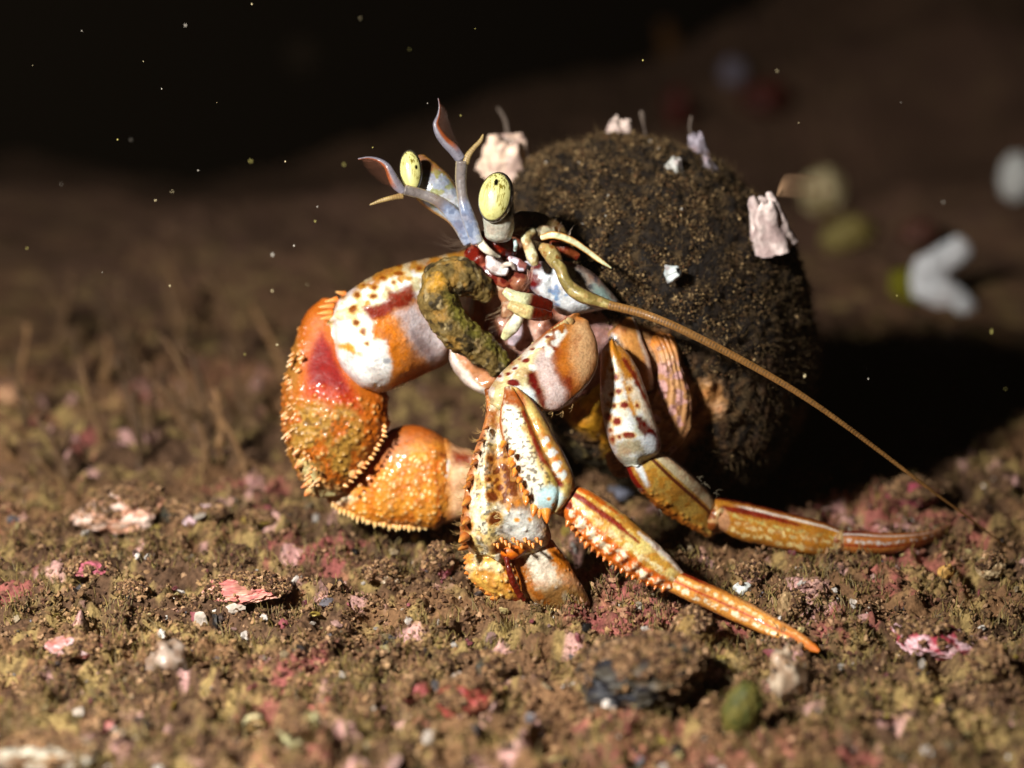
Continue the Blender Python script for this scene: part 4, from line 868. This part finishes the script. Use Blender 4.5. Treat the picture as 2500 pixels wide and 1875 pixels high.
col = lay(col, (216, 152, 48, .35), sst(10, -14, yel + (n2(px, py, 22, 177) - .5) * 26) * (f_ > -.2)); col = lay(col, (226, 196, 80, .3), sst(10, -20, yel + 16) * sst(1010, 950, py) * (f_ > -.2))
stk = np.sin((py - 1060 - (px - 1370) * .55) / 7.5 + (n2(px, py, 30, 178) - .5) * 7)
lowl = sst(0, 30, py - (1050 + (px - 1380) * .62)) * sst(1640, 1560, px) * (f_ > -.2); lc = base(G, (38, 32, 20, .5)); lc = lay(lc, (128, 112, 76, .5), sst(.5, .95, stk) * .7)
col = lay(col, lc, lowl)
mbw = MB(); put(mbw, G, col); wh = mbw.build('body_whorl', M_SHELL, shell)
WG = dict(G)
# rolled outer lip of the opening
mb = MB()
G = seg([(1572, 812, 1600, 796, 37.6), (1582, 836, 1634, 808, 37.4), (1596, 862, 1655, 850, 37.3), (1606, 895, 1668, 898, 37.25), (1606, 930, 1682, 945, 37.3), (1596, 965, 1690, 1005, 37.4),
         (1578, 1005, 1680, 1062, 37.55), (1555, 1045, 1636, 1110, 37.7), (1525, 1080, 1582, 1150, 37.9), (1485, 1105, 1518, 1168, 38.1)], k=.5, step=2.6)
disp(G, .007 * np.sin(G['s'] * 17 + G['u'] * 5)); rough(G, .03, .2); col = base(G, (206, 150, 110, .4)); col = lay(col, (120, 72, 44), (.5 + .5 * np.sin(G['s'] * 17 + G['u'] * 5 + (n2(G['px'], G['py'], 40, 182) - .5) * 8)) * .32 * sst(.15, .4, G['u'])); col = lay(col, (206, 120, 44), sst(870, 830, G['py'] + wob(G, 16, 20))); col = lay(col, (206, 156, 156), sst(.48, .6, n2(G['px'], G['py'], 20, 180)) * sst(870, 900, G['py']))
col = lay(col, (96, 44, 22), sst(.6, .7, n2(G['px'], G['py'], 12, 181)) * .7); put(mb, G, col); mb.build('outer_lip', M_LIP, shell)
# crust of growth on the whorl
def shell_pts(n, rs, cond):
    w = np.linalg.norm(np.cross(np.gradient(WG['p'], axis=0), np.gradient(WG['p'], axis=1)), axis=-1) * cond
    w = w.ravel(); i = rs.choice(len(w), n, p=w / w.sum())
    return WG['p'].reshape(-1, 3)[i] + rs.normal(size=(n, 3)) * .012, WG['n'].reshape(-1, 3)[i], WG['px'].ravel()[i], WG['py'].ravel()[i]
rs = np.random.RandomState(12)
WG['n'] = normals(WG['p'])
cond = (mm < .3) * (lowl < .5) * (f_ > -.5) * (.06 + .94 * sst(1000, 760, py)) * (.15 + .85 * sst(1860, 1480, px))
p_, n_, x_, y_ = shell_pts(120000, rs, cond)
cl = fbm(p_ / .22, 190, 2); k = rs.rand(len(p_)) < sst(.45, .58, cl) * .95 + .03; p_, n_, x_, y_ = p_[k], n_[k], x_[k], y_[k]
rad = .0055 + .015 * rs.rand(len(p_)) ** 2.5; pal = np.array([np.append(lin(c), .8) for c in [(158, 130, 90), (126, 98, 64), (182, 152, 108), (76, 56, 38), (32, 24, 16), (110, 78, 50), (50, 35, 24)]])
cc = pal[rs.randint(0, 7, len(p_))] * rs.uniform(.3, 1.05, (len(p_), 1)); cc[:, 3] = .8
mb = MB(); crumbs(mb, p_ + n_ * (rad * rs.uniform(.2, 2.6, len(p_)))[:, None], rad, cc, rs, 0, flat=(.3, 1.0), jag=.6)
kk = rs.choice(len(p_), 70); crumbs(mb, p_[kk] + n_[kk] * .03, .008 + .014 * rs.rand(70), np.tile(np.append(lin((206, 200, 190)), .4), (70, 1)), rs, 0)
ct = mb.build('crust', M_CRUMB, shell, smooth=False); ct['kind'] = 'stuff'; ct['label'] = 'brown and tan crumbs of algae and silt coating the shell'
mb = MB(); p_, n_, x_, y_ = shell_pts(17000, rs, cond + .5 * (f_ > -.6) * (mm < .3) * (px > 1700))
for i in range(len(p_)):
    L = rs.uniform(.03, .11); q = rs.normal(size=3) * .4; q = n_[i] + q
    hair(mb, [p_[i], p_[i] + q * L * .5, p_[i] + (q + rs.normal(size=3) * .4) * L], .0045, ((140, 114, 78), (92, 72, 48), (58, 42, 28))[i % 3])
fz = mb.build('algal_fuzz', M_FUZZ, shell); fz['kind'] = 'stuff'

def barnacle(px, py, d, w, h, ang, c, lab, open_=True):
    """a ridged cone with an open top"""
    d -= .35; mb = MB(); n = 40; m = 16; ax = P(px, py, d); s_ = d / FPX
    up = P(px + math.cos(ang) * 10, py - math.sin(ang) * 10, d) - ax; up /= np.linalg.norm(up); up = up + np.array([0, -.5, .1]); up /= np.linalg.norm(up)
    a = np.cross(up, [0, 1, .2]); a /= np.linalg.norm(a); b = np.cross(up, a); g = np.arange(n) * 2 * math.pi / n; V, C = [], []
    for i in range(m):
        t = i / (m - 1) if i < m - 4 else 1; rr = w * (1 - .60 * t ** .85) * (1 + .10 * np.cos(g * 6 + px) + .03 * np.cos(g * 11 + py) ); hh = h * min(1, i / (m - 5))
        if i >= m - 4: rr = rr * (1 - .22 * (i - m + 5)); hh = h * (1 - .12 * (i - m + 4))
        V.append(ax + s_ * (rr[:, None] * (np.cos(g)[:, None] * a + np.sin(g)[:, None] * b) + up * (hh - h * .35 + h * .06 * t * (np.cos(g * 3 + px) + np.cos(g * 5 + py))[:, None]))); C.append(np.tile(np.append(lin(c), .4), (n, 1)))
    V = np.concatenate(V); C = np.concatenate(C); V = V + (np.stack([fbm(V / .16, 200 + q, 3) for q in range(3)], 1) - .5) * .11 * (w / 50); f = fbm(V / .15, 201, 3)
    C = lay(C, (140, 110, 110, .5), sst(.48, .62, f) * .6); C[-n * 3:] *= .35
    mb.add(V, C, grid_faces(m, n), [[(m - 1) * n, (m - 1) * n + i, (m - 1) * n + i + 1] for i in range(1, n - 1)])
    o = mb.build('barnacle', M_STONE, shell); o['label'] = lab; return o
barnacle(1238, 390, 40.3, 74, 84, 1.5, (232, 202, 178), 'large pinkish white barnacle on the shell just behind the eye')
barnacle(1512, 340, 40.2, 48, 74, 1.6, (236, 214, 200), 'small pointed white barnacle on the crown of the shell')
barnacle(1648, 405, 38.9, 24, 30, 1.4, (196, 196, 190), 'tiny grey barnacle just under the crown of the shell')
b4 = barnacle(1880, 560, 38.5, 56, 125, 1.85, (226, 206, 200), 'tall white and brown barnacle on the right shoulder of the shell with feathery limbs out')
barnacle(1705, 378, 40.0, 30, 78, 1.75, (176, 166, 178), 'greyish purple barnacle right of the crown of the shell')
barnacle(1734, 430, 39.6, 28, 74, 2.0, (170, 160, 170), 'greyish barnacle lower on the right slope of the shell')
barnacle(1641, 668, 37.55, 24, 30, .3, (196, 204, 204), 'round translucent white barnacle on the front of the shell')
mb = MB()
for i in range(11):
    a = 1.25 - i * .13; L = 150 - 6 * abs(i - 4)
    pts = [(1898 + L * t * math.cos(a) * (.6 + .5 * t) , 478 - L * t * math.sin(a) * (1.15 - .75 * t) , 38.6 + .3 * t) for t in np.linspace(0, 1, 9)]
    hair(mb, [P(*q) for q in pts], .013, (176, 140, 108))
    for t in np.linspace(.3, .95, 5):
        k = t * 8; j = int(min(7, k)); q = [pts[j][m] + (pts[j + 1][m] - pts[j][m]) * (k - j) for m in range(3)]
        hair(mb, [P(*q), P(q[0] + 5, q[1] + 9, q[2])], .003, (130, 100, 80))
mb.build('cirri', M_FUZZ, b4)['label'] = 'curved brown feathery limbs fanning out of the barnacle'
for pts, lab, r in [([(1578, 372, 40, 3), (1576, 330, 40, 3), (1570, 300, 40, 3), (1568, 282, 40, 7), (1566, 272, 40, 5)], 'thin knobbed hydroid stalk standing up from the crown of the shell', 1),
                 ([(1690, 340, 40, 3), (1684, 310, 40, 3), (1688, 285, 40, 4)], 'short faint hydroid stalk above the purple barnacle', 1),
                 ([(1240, 330, 40.6, 5), (1232, 290, 40.7, 5), (1215, 262, 40.8, 3)], 'faint whitish feathery tuft above the barnacle behind the eye', 1)]:
    mb = MB(); G = rod(pts); rough(G, .01, .05); put(mb, G, base(G, (110, 96, 88))); mb.build('hydroid_stalk', M_FUZZ, shell)['label'] = lab

# ------------------------------------------------------------------ food held at the mouth
food = MB(); FK = 1.13
G = rod([(1188, 722, 36.9, 26), (1172, 698, 36.8, 36), (1145, 682, 36.75, 42), (1108, 677, 36.7, 45), (1076, 690, 36.65, 48), (1068, 722, 36.6, 47), (1084, 762, 36.6, 43),
         (1114, 806, 36.6, 44), (1158, 842, 36.7, 42), (1196, 868, 36.8, 38), (1222, 895, 36.8, 30)], k=1.0, step=2.4, cap=.7)
rough(G, .06, .38, 210, 4); rough(G, .05, .1, 211, 3)
col = base(G, (104, 84, 50, .5)); f = fbm(G['p'] / .22, 212, 4); col = lay(col, (136, 102, 56, .45), sst(.5, .66, f)); col = lay(col, (52, 42, 26, .5), sst(.5, .62, fbm(G['p'] / .16, 213, 3)))
col = lay(col, (92, 90, 40, .35), sst(.1, .6, G['s']) * sst(.35, .5, G['u']) * .7); col = lay(col, (150, 132, 100, .5), sst(.62, .74, fbm(G['p'] / .1, 214, 2)) * .8)
col = lay(col, (196, 138, 44, .4), sst(34, 6, np.hypot(G['px'] - 1062, G['py'] - 688) + wob(G, 10, 14)) * .7)
col = lay(col, (104, 92, 42, .3), sst(.1, .7, G['s']) * sst(.25, .4, G['u']) * .6)
put(food, G, col)
tag(food.build('food_scrap', M_CRUMB), 'lumpy olive brown bent scrap of food held between the crab\'s mouth and its claws', 'food scrap')

# ------------------------------------------------------------------ stones, shell bits and weed
def gd(px, py):
    """distance at which the ground is seen at that pixel"""
    dd = np.arange(24, 125, .05); w = P(px, py, dd); h = gheight(w[:, 0], w[:, 1], False)
    k = np.nonzero(w[:, 2] < h)[0]; d = dd[k[0]] if len(k) else 90.0
    return float(d)

def lump(name, px, py, rx, ry, d, c, label, cat, c2=None, m=None, rd=.8, amp=.22, sc=.9, tilt=0, seed=0, sub=4, sink=.3, group=None, cover=None, jag=0.0):
    on = d is None
    if d is None: d = gd(px, py + ry * .6)
    if d == 'g': d = gd(px, py + ry) - ry * .006
    s_ = d / FPX; V, F = ICO[sub]
    if sub == 4 and on: V, F = ICO5
    nn = fbm(V * sc + seed * 3.1, 220 + seed, 4) - .5; rr = 1 + nn * 2 * amp + (fbm(V * 4.5 + seed, 260, 4) - .5) * .34
    if jag: rr = rr * (1 + jag * (noise(V * 2.2 + seed, 230) - .5) * 2)
    v = V * rr[:, None]
    if on and ry < .55 * rx: v[:, 1] *= 1.15
    x, y, z = v[:, 0] * rx, v[:, 1] * ry, v[:, 2] * rx * rd
    ca, sa = math.cos(tilt), math.sin(tilt); x, y = x * ca - y * sa, x * sa + y * ca
    ctr = P(px, py, d) + np.array([0, 0, (.10 if cover is None or cover < .6 else .04) if on else 0]); p = ctr + np.stack([x, z, y], -1) * s_
    col = np.zeros((len(V), 4)); col[...] = np.append(lin(c), .5)
    if c2 is not None: col = lay(col, tuple(c2) + (.5,), sst(.42, .62, fbm(V * 3.2 + seed, 240 + seed, 4)))
    col[:, :3] *= (.6 + .8 * fbm(V * 9 + seed, 261, 3))[:, None]
    if on:
        LUMPS.append((p, (p - ctr) / np.linalg.norm(p - ctr, axis=1, keepdims=True), (.28 if (rx > 20) else .06) if cover is None else cover))
        col = lay(col, (112, 88, 56, .8), sst(.52, .66, fbm(V * 3 + seed, 262, 3)) * .5)
    mb = MB(); mb.add(p, col, None, F); o = mb.build(name, m or M_STONE)
    return tag(o, label, cat, group)
ICO5 = ico(5)
Q = lump
# in front and around the crab
Q('dark_stone', 1560, 1668, 165, 78, None, (38, 38, 44), 'flat dark grey stone coated with tan fuzz in front of the crab\'s long leg', 'stone', (70, 64, 54), seed=1, rd=.9, tilt=.1, amp=.3, cover=.42)
Q('shell_fragment', 1925, 1668, 46, 60, None, (226, 206, 180), 'pale translucent pyramid-shaped shell fragment below the tip of the long leg', 'shell fragment', (196, 160, 130), m=M_GLASSY, seed=2, jag=.5, sub=2)
Q('pink_crusted_stone', 2270, 1580, 98, 36, None, (168, 62, 76), 'flat stone streaked with pink and white crust right of the long leg\'s tip', 'stone', (232, 190, 196), seed=3, tilt=-.22, amp=.3)
Q('algae_clump', 1815, 1735, 48, 72, 31.5, (100, 92, 44), 'blurred green algae clump close to the camera at the bottom right', 'algae', (70, 72, 34), seed=4, m=M_CRUMB, tilt=-.3)
Q('red_crusted_stone', 1135, 1722, 75, 42, None, (150, 62, 56), 'dull red crusted lump in the lower middle foreground', 'stone', (96, 62, 38), seed=5, amp=.35)
Q('red_crusted_stone', 1012, 1705, 42, 26, None, (146, 70, 70), 'smaller dull red lump left of the larger red lump in the foreground', 'stone', (110, 72, 44), seed=6, amp=.35)
Q('dark_pebble', 1190, 1655, 34, 34, None, (60, 52, 34), 'dark olive pebble above the red lump in the foreground', 'pebble', (40, 34, 26), seed=7)
Q('white_crumb_cluster', 735, 1795, 52, 48, None, (190, 186, 140), 'pale yellowish white lumpy cluster at the bottom left of centre', 'crust', (120, 104, 60), seed=8, amp=.45)
Q('shell_fragment', 405, 1625, 46, 44, None, (196, 176, 160), 'pale triangular shell fragment in the lower left foreground', 'shell fragment', (170, 140, 120), m=M_GLASSY, seed=9, jag=.5, sub=2)
Q('shell_fragment', 930, 1418, 40, 16, None, (206, 186, 160), 'small cream shell sliver on the seabed below the large claw', 'shell fragment', (170, 130, 100), seed=10, jag=.4, tilt=-.2)
Q('pink_crust', 600, 1452, 110, 15, None, (214, 126, 120), 'long thin strip of bright pink crust on the seabed left of the lesser claw', 'crust', (236, 180, 160), seed=11, amp=.35, tilt=.05)
Q('pink_crust', 1072, 1395, 32, 44, None, (206, 110, 128), 'rounded bright pink crust patch close to the left of the lesser claw', 'crust', (226, 150, 150), seed=12, amp=.4)
Q('pink_crust', 215, 1405, 45, 14, None, (200, 106, 124), 'small flat pink crust patch at the left edge of the seabed', 'crust', (150, 90, 80), seed=13, amp=.3)
Q('pink_crust', 1096, 1322, 34, 16, None, (220, 130, 140), 'small pale pink crust chip touching the foot of the lesser claw', 'crust', (240, 200, 190), seed=14, amp=.3)
Q('pink_crust', 190, 1595, 70, 20, None, (190, 116, 110), 'faded pinkish crust patch with white specks on the lower left seabed', 'crust', (226, 196, 196), seed=15, amp=.35)
Q('pink_crust', 245, 1792, 34, 26, None, (226, 180, 176), 'pinkish white crust chip near the bottom left corner', 'crust', (200, 110, 100), seed=16, amp=.35)
Q('pale_stone', 110, 1862, 130, 26, None, (176, 168, 150), 'pale grey streaky stone cut off by the bottom left corner', 'stone', (120, 96, 76), seed=17, amp=.2)
Q('crusted_stone', 300, 1262, 105, 44, None, (206, 150, 120), 'out of focus orange pink and white crusted stone on the left', 'stone', (236, 206, 190), seed=18, amp=.35, tilt=.2)
Q('crusted_stone', 495, 1275, 44, 28, None, (206, 170, 176), 'out of focus pale pink stone right of the orange crusted stone', 'stone', (226, 200, 206), seed=19, tilt=.2)
Q('dark_pebble', 425, 1268, 38, 26, None, (42, 40, 32), 'blurred blackish pebble between the two pink crusted stones', 'pebble', (60, 56, 40), seed=20)
Q('dark_pebble', 322, 1462, 38, 13, None, (6, 5, 5), 'small jet black flat pebble on the left seabed', 'pebble', None, seed=21)
Q('mustard_crust', 627, 1283, 36, 10, None, (150, 128, 50), 'small mustard yellow strip on the seabed left of the large claw', 'crust', None, seed=22)
Q('pebble', 945, 1317, 18, 17, None, (240, 216, 160), 'small round bright cream pebble just below the large claw', 'pebble', None, seed=23)
Q('pebble', 20, 968, 34, 26, 'g', (214, 168, 124), 'blurred peach coloured pebble at the left edge of the picture', 'pebble', (180, 130, 96), seed=24)
Q('tan_chip', 2308, 1412, 16, 22, None, (214, 164, 90), 'upright tan orange chip on the seabed at the right', 'shell fragment', None, seed=25, jag=.4, sub=2, tilt=-.5)
Q('cream_chip', 2418, 1398, 34, 26, None, (206, 180, 140), 'rounded cream chip on the seabed near the right edge', 'shell fragment', (150, 120, 86), seed=26)
Q('white_chip', 1813, 1452, 20, 16, None, (226, 230, 226), 'small shiny white chip just above the toe of the long leg', 'shell fragment', None, seed=27, jag=.4, sub=2)
Q('tan_lump', 1925, 1500, 30, 44, None, (176, 146, 106), 'tan lump of sediment standing beside the toe of the long leg', 'sediment lump', (120, 92, 64), seed=28, amp=.35, m=M_CRUMB)
Q('tan_lump', 1690, 1500 + 70, 44, 60, None, (150, 120, 70), 'fuzzy tan lump beneath the toe of the long leg', 'sediment lump', (106, 82, 50), seed=29, amp=.35, m=M_CRUMB)
Q('grey_chip', 2070, 1160, 38, 14, None, (150, 148, 176), 'blurred bluish grey chip behind the second leg on the right', 'shell fragment', None, seed=30)
Q('pink_crust', 1975, 1190, 46, 20, None, (150, 70, 90), 'blurred dark pink crust behind the second leg', 'crust', (96, 60, 50), seed=31, amp=.35)
Q('pink_crust', 2235, 1220, 66, 26, None, (180, 80, 100), 'blurred bright pink crust above the tip of the second leg', 'crust', (120, 70, 60), seed=32, amp=.4)
Q('pink_crust', 1835, 1412, 34, 14, None, (200, 110, 110), 'small pink crust chip between the two long legs', 'crust', (226, 170, 160), seed=33, amp=.4)
Q('tan_lump', 2420, 1730 - 90, 50, 44, None, (150, 124, 84), 'pale fuzzy sediment mound at the lower right edge', 'sediment lump', (110, 86, 56), seed=34, amp=.35, m=M_CRUMB)
Q('grey_chip', 1500, 1222, 44, 18, None, (110, 112, 126), 'dim grey chip in the shade under the crab between its legs', 'shell fragment', None, seed=35)
# shell ring
mb = MB(); gg = np.linspace(0, 2 * math.pi, 40); dd = gd(625, 1780)
G = rod([(625 + 27 * math.cos(a), 1770 + 20 * math.sin(a), dd + .25 * math.sin(a), 6) for a in gg], step=2); rough(G, .015, .06); put(mb, G, base(G, (222, 214, 170)))
G = rod([(607, 1772, dd, 10), (625, 1773, dd + .02, 15), (643, 1772, dd, 10)], k=.5); rough(G, .03, .08); put(mb, G, base(G, (150, 118, 80)))
tag(mb.build('shell_ring', M_STONE), 'small pale oval ring-shaped shell lying in the bottom foreground', 'shell')

# blurred things behind on the right
Q('pale_pebble', 2008, 470, 54, 58, 'g', (246, 226, 176), 'big out of focus cream pebble behind the shell\'s upper right', 'pebble', (160, 140, 86), seed=40, amp=.12)
Q('pale_pebble', 2068, 572, 66, 42, 'g', (176, 160, 96), 'out of focus yellowish pebble below the big cream pebble', 'pebble', (150, 130, 70), seed=41, tilt=.4, amp=.2)
Q('pale_pebble', 2482, 432, 42, 60, 'g', (250, 250, 246), 'bright blurred white pebble cut by the right edge of the picture', 'pebble', None, seed=42, amp=.1)
cd_ = gd(2300, 745) - .3
mb = MB(); G = rod([(x_, y_, cd_, r_ * 1.05) for x_, y_, q_, r_ in [(2345, 602, 60, 24), (2310, 625, 60, 32), (2268, 662, 60, 36), (2262, 700, 60, 36), (2300, 725, 60, 36), (2345, 748, 60, 28), (2375, 758, 60, 18)]], k=.5, step=3)
rough(G, .22, .9); rough(G, .08, .3); put(mb, G, base(G, (244, 246, 250, .5))); tag(mb.build('coral_branch', M_STONE), 'out of focus white bent branch shaped like an elbow behind the crab on the right', 'coral')
mb = MB(); G = rod([(2240, 725, cd_ + .3, 22), (2215, 700, cd_ + .3, 40), (2195, 680, cd_ + .3, 36), (2180, 668, cd_ + .3, 14)], k=.4, step=3); rough(G, .05, .5); put(mb, G, base(G, (124, 116, 26, .5)))
tag(mb.build('kelp_scrap', M_CRUMB), 'blurred olive yellow kelp scrap left of the white elbow-shaped branch', 'algae')
Q('pink_crust', 2245, 566, 50, 34, 'g', (120, 76, 62), 'dim reddish brown blurred lump above the white elbow-shaped branch', 'crust', (90, 56, 46), seed=43)
Q('grey_ball', 1790, 176, 32, 34, 'g', (150, 140, 156), 'dim blurred round grey ball high in the dark background', 'sponge', None, seed=44, amp=.05)
Q('red_algae_tuft', 1868, 236, 60, 44, 'g', (120, 44, 36), 'dim blurred reddish tuft right of the grey ball', 'algae', (70, 36, 26), seed=45)
Q('red_algae_tuft', 1655, 262, 36, 50, 'g', (112, 36, 30), 'dim blurred reddish tuft at the foot of the tall brown frond', 'algae', (70, 36, 26), seed=46)
mb = MB(); G = rod([(1622, 60, 80, 12), (1640, 120, 80, 26), (1655, 190, 80, 34), (1668, 260, 80, 36), (1680, 330, 80, 26)], k=.4, step=3); rough(G, .2, .8); put(mb, G, base(G, (128, 82, 48, .6)))
tag(mb.build('algae_frond', M_CRUMB), 'tall dim brown frond standing blurred against the dark water above the shell', 'algae')
Q('sediment_puff', 735, 135, 34, 40, 92, (120, 96, 76), 'very dim brown blurred ball in the black water at upper left', 'sponge', None, seed=47)

# blurred hydroid stalks on the left
rs = np.random.RandomState(31)
first = None
for i in range(36):
    px_ = rs.uniform(-30, 660) if i < 15 else rs.uniform(430, 640) if i < 22 else rs.uniform(-20, 720); y0 = rs.uniform(1020, 1200) if i < 22 else rs.uniform(800, 1020); hgt = rs.uniform(90, 260); lean = rs.uniform(-50, 110)
    d0 = gd(px_, y0); mb = MB(); tone = rs.uniform(.6, 1.15)
    pts = [(px_ - lean * t ** 1.3 + 8 * math.sin(t * 4 + i), y0 - hgt * t, d0 - .2 * t, 9 * (1 - .6 * t) + rs.rand() * 3) for t in np.linspace(0, 1, 7)]
    G = rod(pts, step=4); rough(G, .05, .2); put(mb, G, base(G, tuple(np.array((128, 96, 72)) * tone)))
    for t in np.linspace(.25, .95, 9):
        k = t * 6; j = int(min(5, k)); q = [pts[j][m] + (pts[j + 1][m] - pts[j][m]) * (k - j) for m in range(3)]; sgn = rs.choice([-1, 1])
        hair(mb, [P(*q), P(q[0] + sgn * 14, q[1] - 10, q[2]), P(q[0] + sgn * 24, q[1] - 26, q[2])], .025, (120, 92, 70))
    tag(mb.build('hydroid', M_CRUMB), 'thin brown branching hydroid stalk, out of focus on the seabed left of the large claw', 'hydroid', 'blurred hydroid stalks left of the large claw')

# particles drifting in the water
rs = np.random.RandomState(17)
spk = [(615, 10, 3), (453, 62, 4), (1160, 70, 2), (880, 45, 3), (395, 217, 3), (612, 394, 5), (697, 394, 5), (320, 342, 4), (287, 341, 3), (380, 489, 4), (666, 622, 6), (66, 606, 3), (420, 468, 3), (775, 505, 3),
       (1570, 147, 3), (1897, 173, 3), (2303, 494, 4), (2421, 810, 7), (1965, 918, 8), (2120, 925, 4), (2190, 722, 3), (665, 710, 4), (718, 600, 5), (840, 402, 4), (750, 695, 3), (1044, 252, 4), (1125, 282, 3),
       (415, 698, 4), (250, 665, 2), (770, 540, 3), (80, 160, 2), (200, 75, 2), (910, 360, 3), (350, 150, 2), (484, 416, 3), (598, 865, 4), (677, 842, 4), (630, 930, 3), (2455, 950, 3), (1950, 300, 2), (2200, 250, 2), (1000, 120, 2), (530, 250, 2), (150, 450, 2)]
for i, (x, y, r_) in enumerate(spk):
    d = rs.uniform(33, 40); V, F = ICO[1]; v = V * (1 + .5 * (rs.rand(len(V), 1) - .5)) * np.array([rs.uniform(.6, 1.3), 1, rs.uniform(.6, 1.5)]) * r_ * .6 * d / FPX
    mb = MB(); c = ((196, 180, 140), (180, 172, 160), (170, 160, 90))[i % 3]; mb.add(P(x, y, d) + v, np.append(lin(c), .5), None, F)
    tag(mb.build('drifting_speck', M_STONE), 'tiny pale speck drifting in the dark water around the crab', 'particle', 'specks drifting in the water')
scatter_ground()
